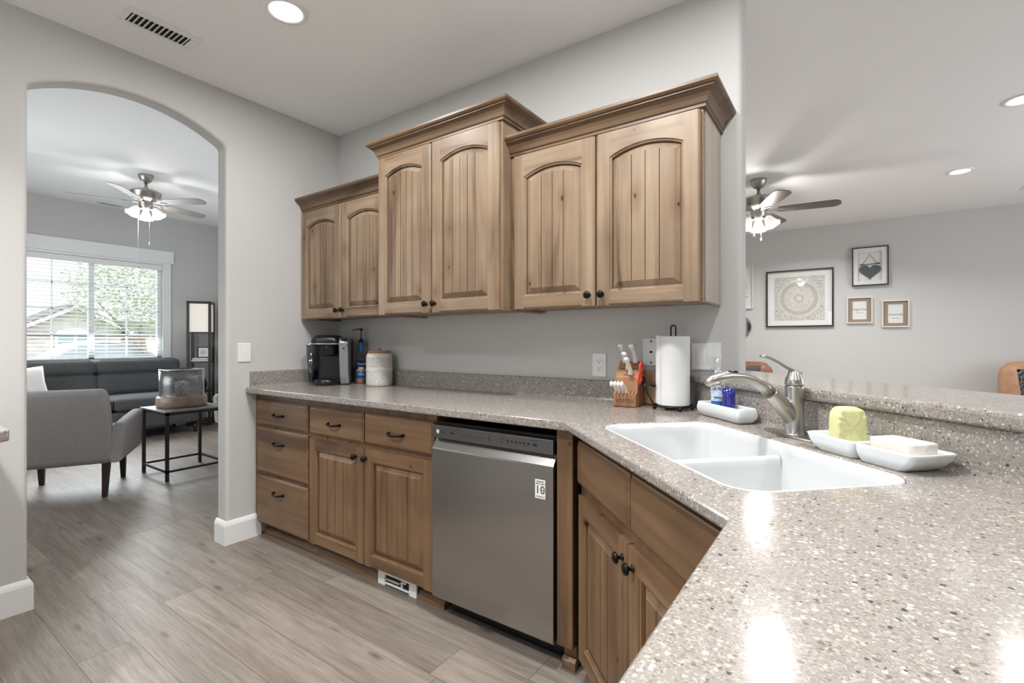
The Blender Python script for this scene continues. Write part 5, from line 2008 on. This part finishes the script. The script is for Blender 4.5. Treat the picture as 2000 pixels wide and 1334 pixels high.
def wheel_weave():
    t = NT('basket_wedges')
    x, y, z = t.sep(t.obj())
    a = t.math('ARCTAN2', y, x)
    r = t.math('SQRT', t.math('ADD', t.math('MULTIPLY', x, x), t.math('MULTIPLY', y, y)))
    s = t.math('GREATER_THAN', t.math('SINE', t.math('ADD', t.math('MULTIPLY', a, 8.0), t.math('MULTIPLY', t.math('FLOOR', t.math('DIVIDE', r, 0.062)), 2.1))), 0.0)
    f = t.math('MULTIPLY_ADD', t.math('SINE', t.math('MULTIPLY', r, 800.0)), 0.15, 0.5)
    t.p(Base_Color=t.mix(s, t.mix(f, rgb(58, 58, 58), rgb(40, 40, 40)), t.mix(f, rgb(150, 150, 148), rgb(116, 116, 114))), Roughness=0.9)
    t.bump(f, 0.5, 0.002)
    return t.m


M['weave'] = wheel_weave()
bk = thing('wall_basket', 'round black and grey woven basket on the far wall, half hidden by the wall end', 'wall decoration', (1.742, FW, 1.402))
MB().lathe([(0.168, 0.0), (0.170, 0.012), (0.165, 0.022), (0.13, 0.012), (0.0, 0.010)], 40, RX(PI / 2)).build('woven_plate', 'weave', bk)


def leather_sofa(label, x, y, L, mat, ang, zt=0.88):
    t = thing('leather_sofa', label, 'sofa', (x, y, 0), ang)
    MB().softbox(-L / 2, L / 2, -0.45, 0.42, 0.08, 0.34, 0.04).build('base', mat, t)
    n = 3
    for k in range(n):
        x0 = -L / 2 + 0.18 + (L - 0.36) * k / n
        x1 = x0 + (L - 0.36) / n
        MB().softbox(x0 + 0.004, x1 - 0.004, -0.48, 0.18, 0.34, 0.48, 0.05, 0.02, 7).build('seat_cushion', mat, t)
        MB().softbox(x0 + 0.004, x1 - 0.004, -0.09, 0.09, 0.0, zt - 0.44, 0.07, 0.03, 7, T(0, 0.24, 0.455) @ RX(math.radians(-12))).build('back_cushion', mat, t)
    MB().softbox(-L / 2 + 0.02, L / 2 - 0.02, 0.33, 0.45, 0.08, zt - 0.34, 0.05).build('back_frame', mat, t)
    for s in (-1, 1):
        a, b = sorted((s * L / 2, s * (L / 2 - 0.18)))
        MB().softbox(a, b, -0.45, 0.42, 0.08, 0.54, 0.06, 0.01).build('arm', mat, t)
    for px in (-L / 2 + 0.1, L / 2 - 0.1):
        for py in (-0.38, 0.34):
            MB().lathe([(0.022, 0.0), (0.03, 0.085)], 12, T(px, py, 0)).build('leg', 'dark_wood', t)
    return t


def cushion(name, label, loc, ang, tilt, mat, w=0.23, th=0.07):
    t = thing(name, label, 'cushion', loc, ang)
    m = MB()
    X = T(0, 0, w * math.cos(tilt) + 0.01) @ RX(PI / 2 - tilt)
    g = 12
    top, bot = [], []
    for i in range(g + 1):
        a, b = [], []
        for j in range(g + 1):
            u, v = -1 + 2 * i / g, -1 + 2 * j / g
            h = th * max(0.0, (1 - u ** 4) * (1 - v ** 4)) ** 0.5
            k = w * (1 - 0.05 * (1 - abs(u * v)))
            a.append(m.v((u * k, v * k, h), X))
            b.append(m.v((u * k, v * k, -h - 0.001), X))
        top.append(a)
        bot.append(b)
    for i in range(g):
        for j in range(g):
            m.f([top[i][j], top[i + 1][j], top[i + 1][j + 1], top[i][j + 1]], True)
            m.f([bot[i][j], bot[i][j + 1], bot[i + 1][j + 1], bot[i + 1][j]], True)
    bmesh.ops.remove_doubles(m.bm, verts=m.bm.verts[:], dist=0.0015)
    m.build('cushion_cover', mat, t)
    return t


def star_cloth():
    t = NT('black_star_cloth')
    o = t.obj()
    ed = t.voro(o, 22.0, 'DISTANCE_TO_EDGE')
    k = t.math('LESS_THAN', ed.outputs['Distance'], 0.035)
    t.p(Base_Color=t.mix(k, rgb(46, 48, 52), rgb(150, 152, 152)), Roughness=0.9)
    return t.m


M['star_cloth'] = star_cloth()
M['slate_cloth'] = plain('slate_cloth', rgb(66, 66, 68), 0.9)
leather_sofa('brown leather sofa against the far wall, its top just above the bar behind the faucet', 1.42, 4.55, 1.9, 'leather', 0.0, 0.90)
cushion('throw_cushion', 'dark cushion on the brown leather sofa', (1.93, 4.40, 0.515), 0.0, 0.30, 'slate_cloth', 0.20)
leather_sofa('tan leather sofa against the far wall at the right edge above the bar', 5.12, 4.62, 1.95, 'leather_tan', 0.0, 0.96)
cushion('throw_cushion', 'black cushion with pale line pattern on the tan sofa at the right edge', (4.54, 4.34, 0.52), 0.10, 0.25, 'star_cloth', 0.21)
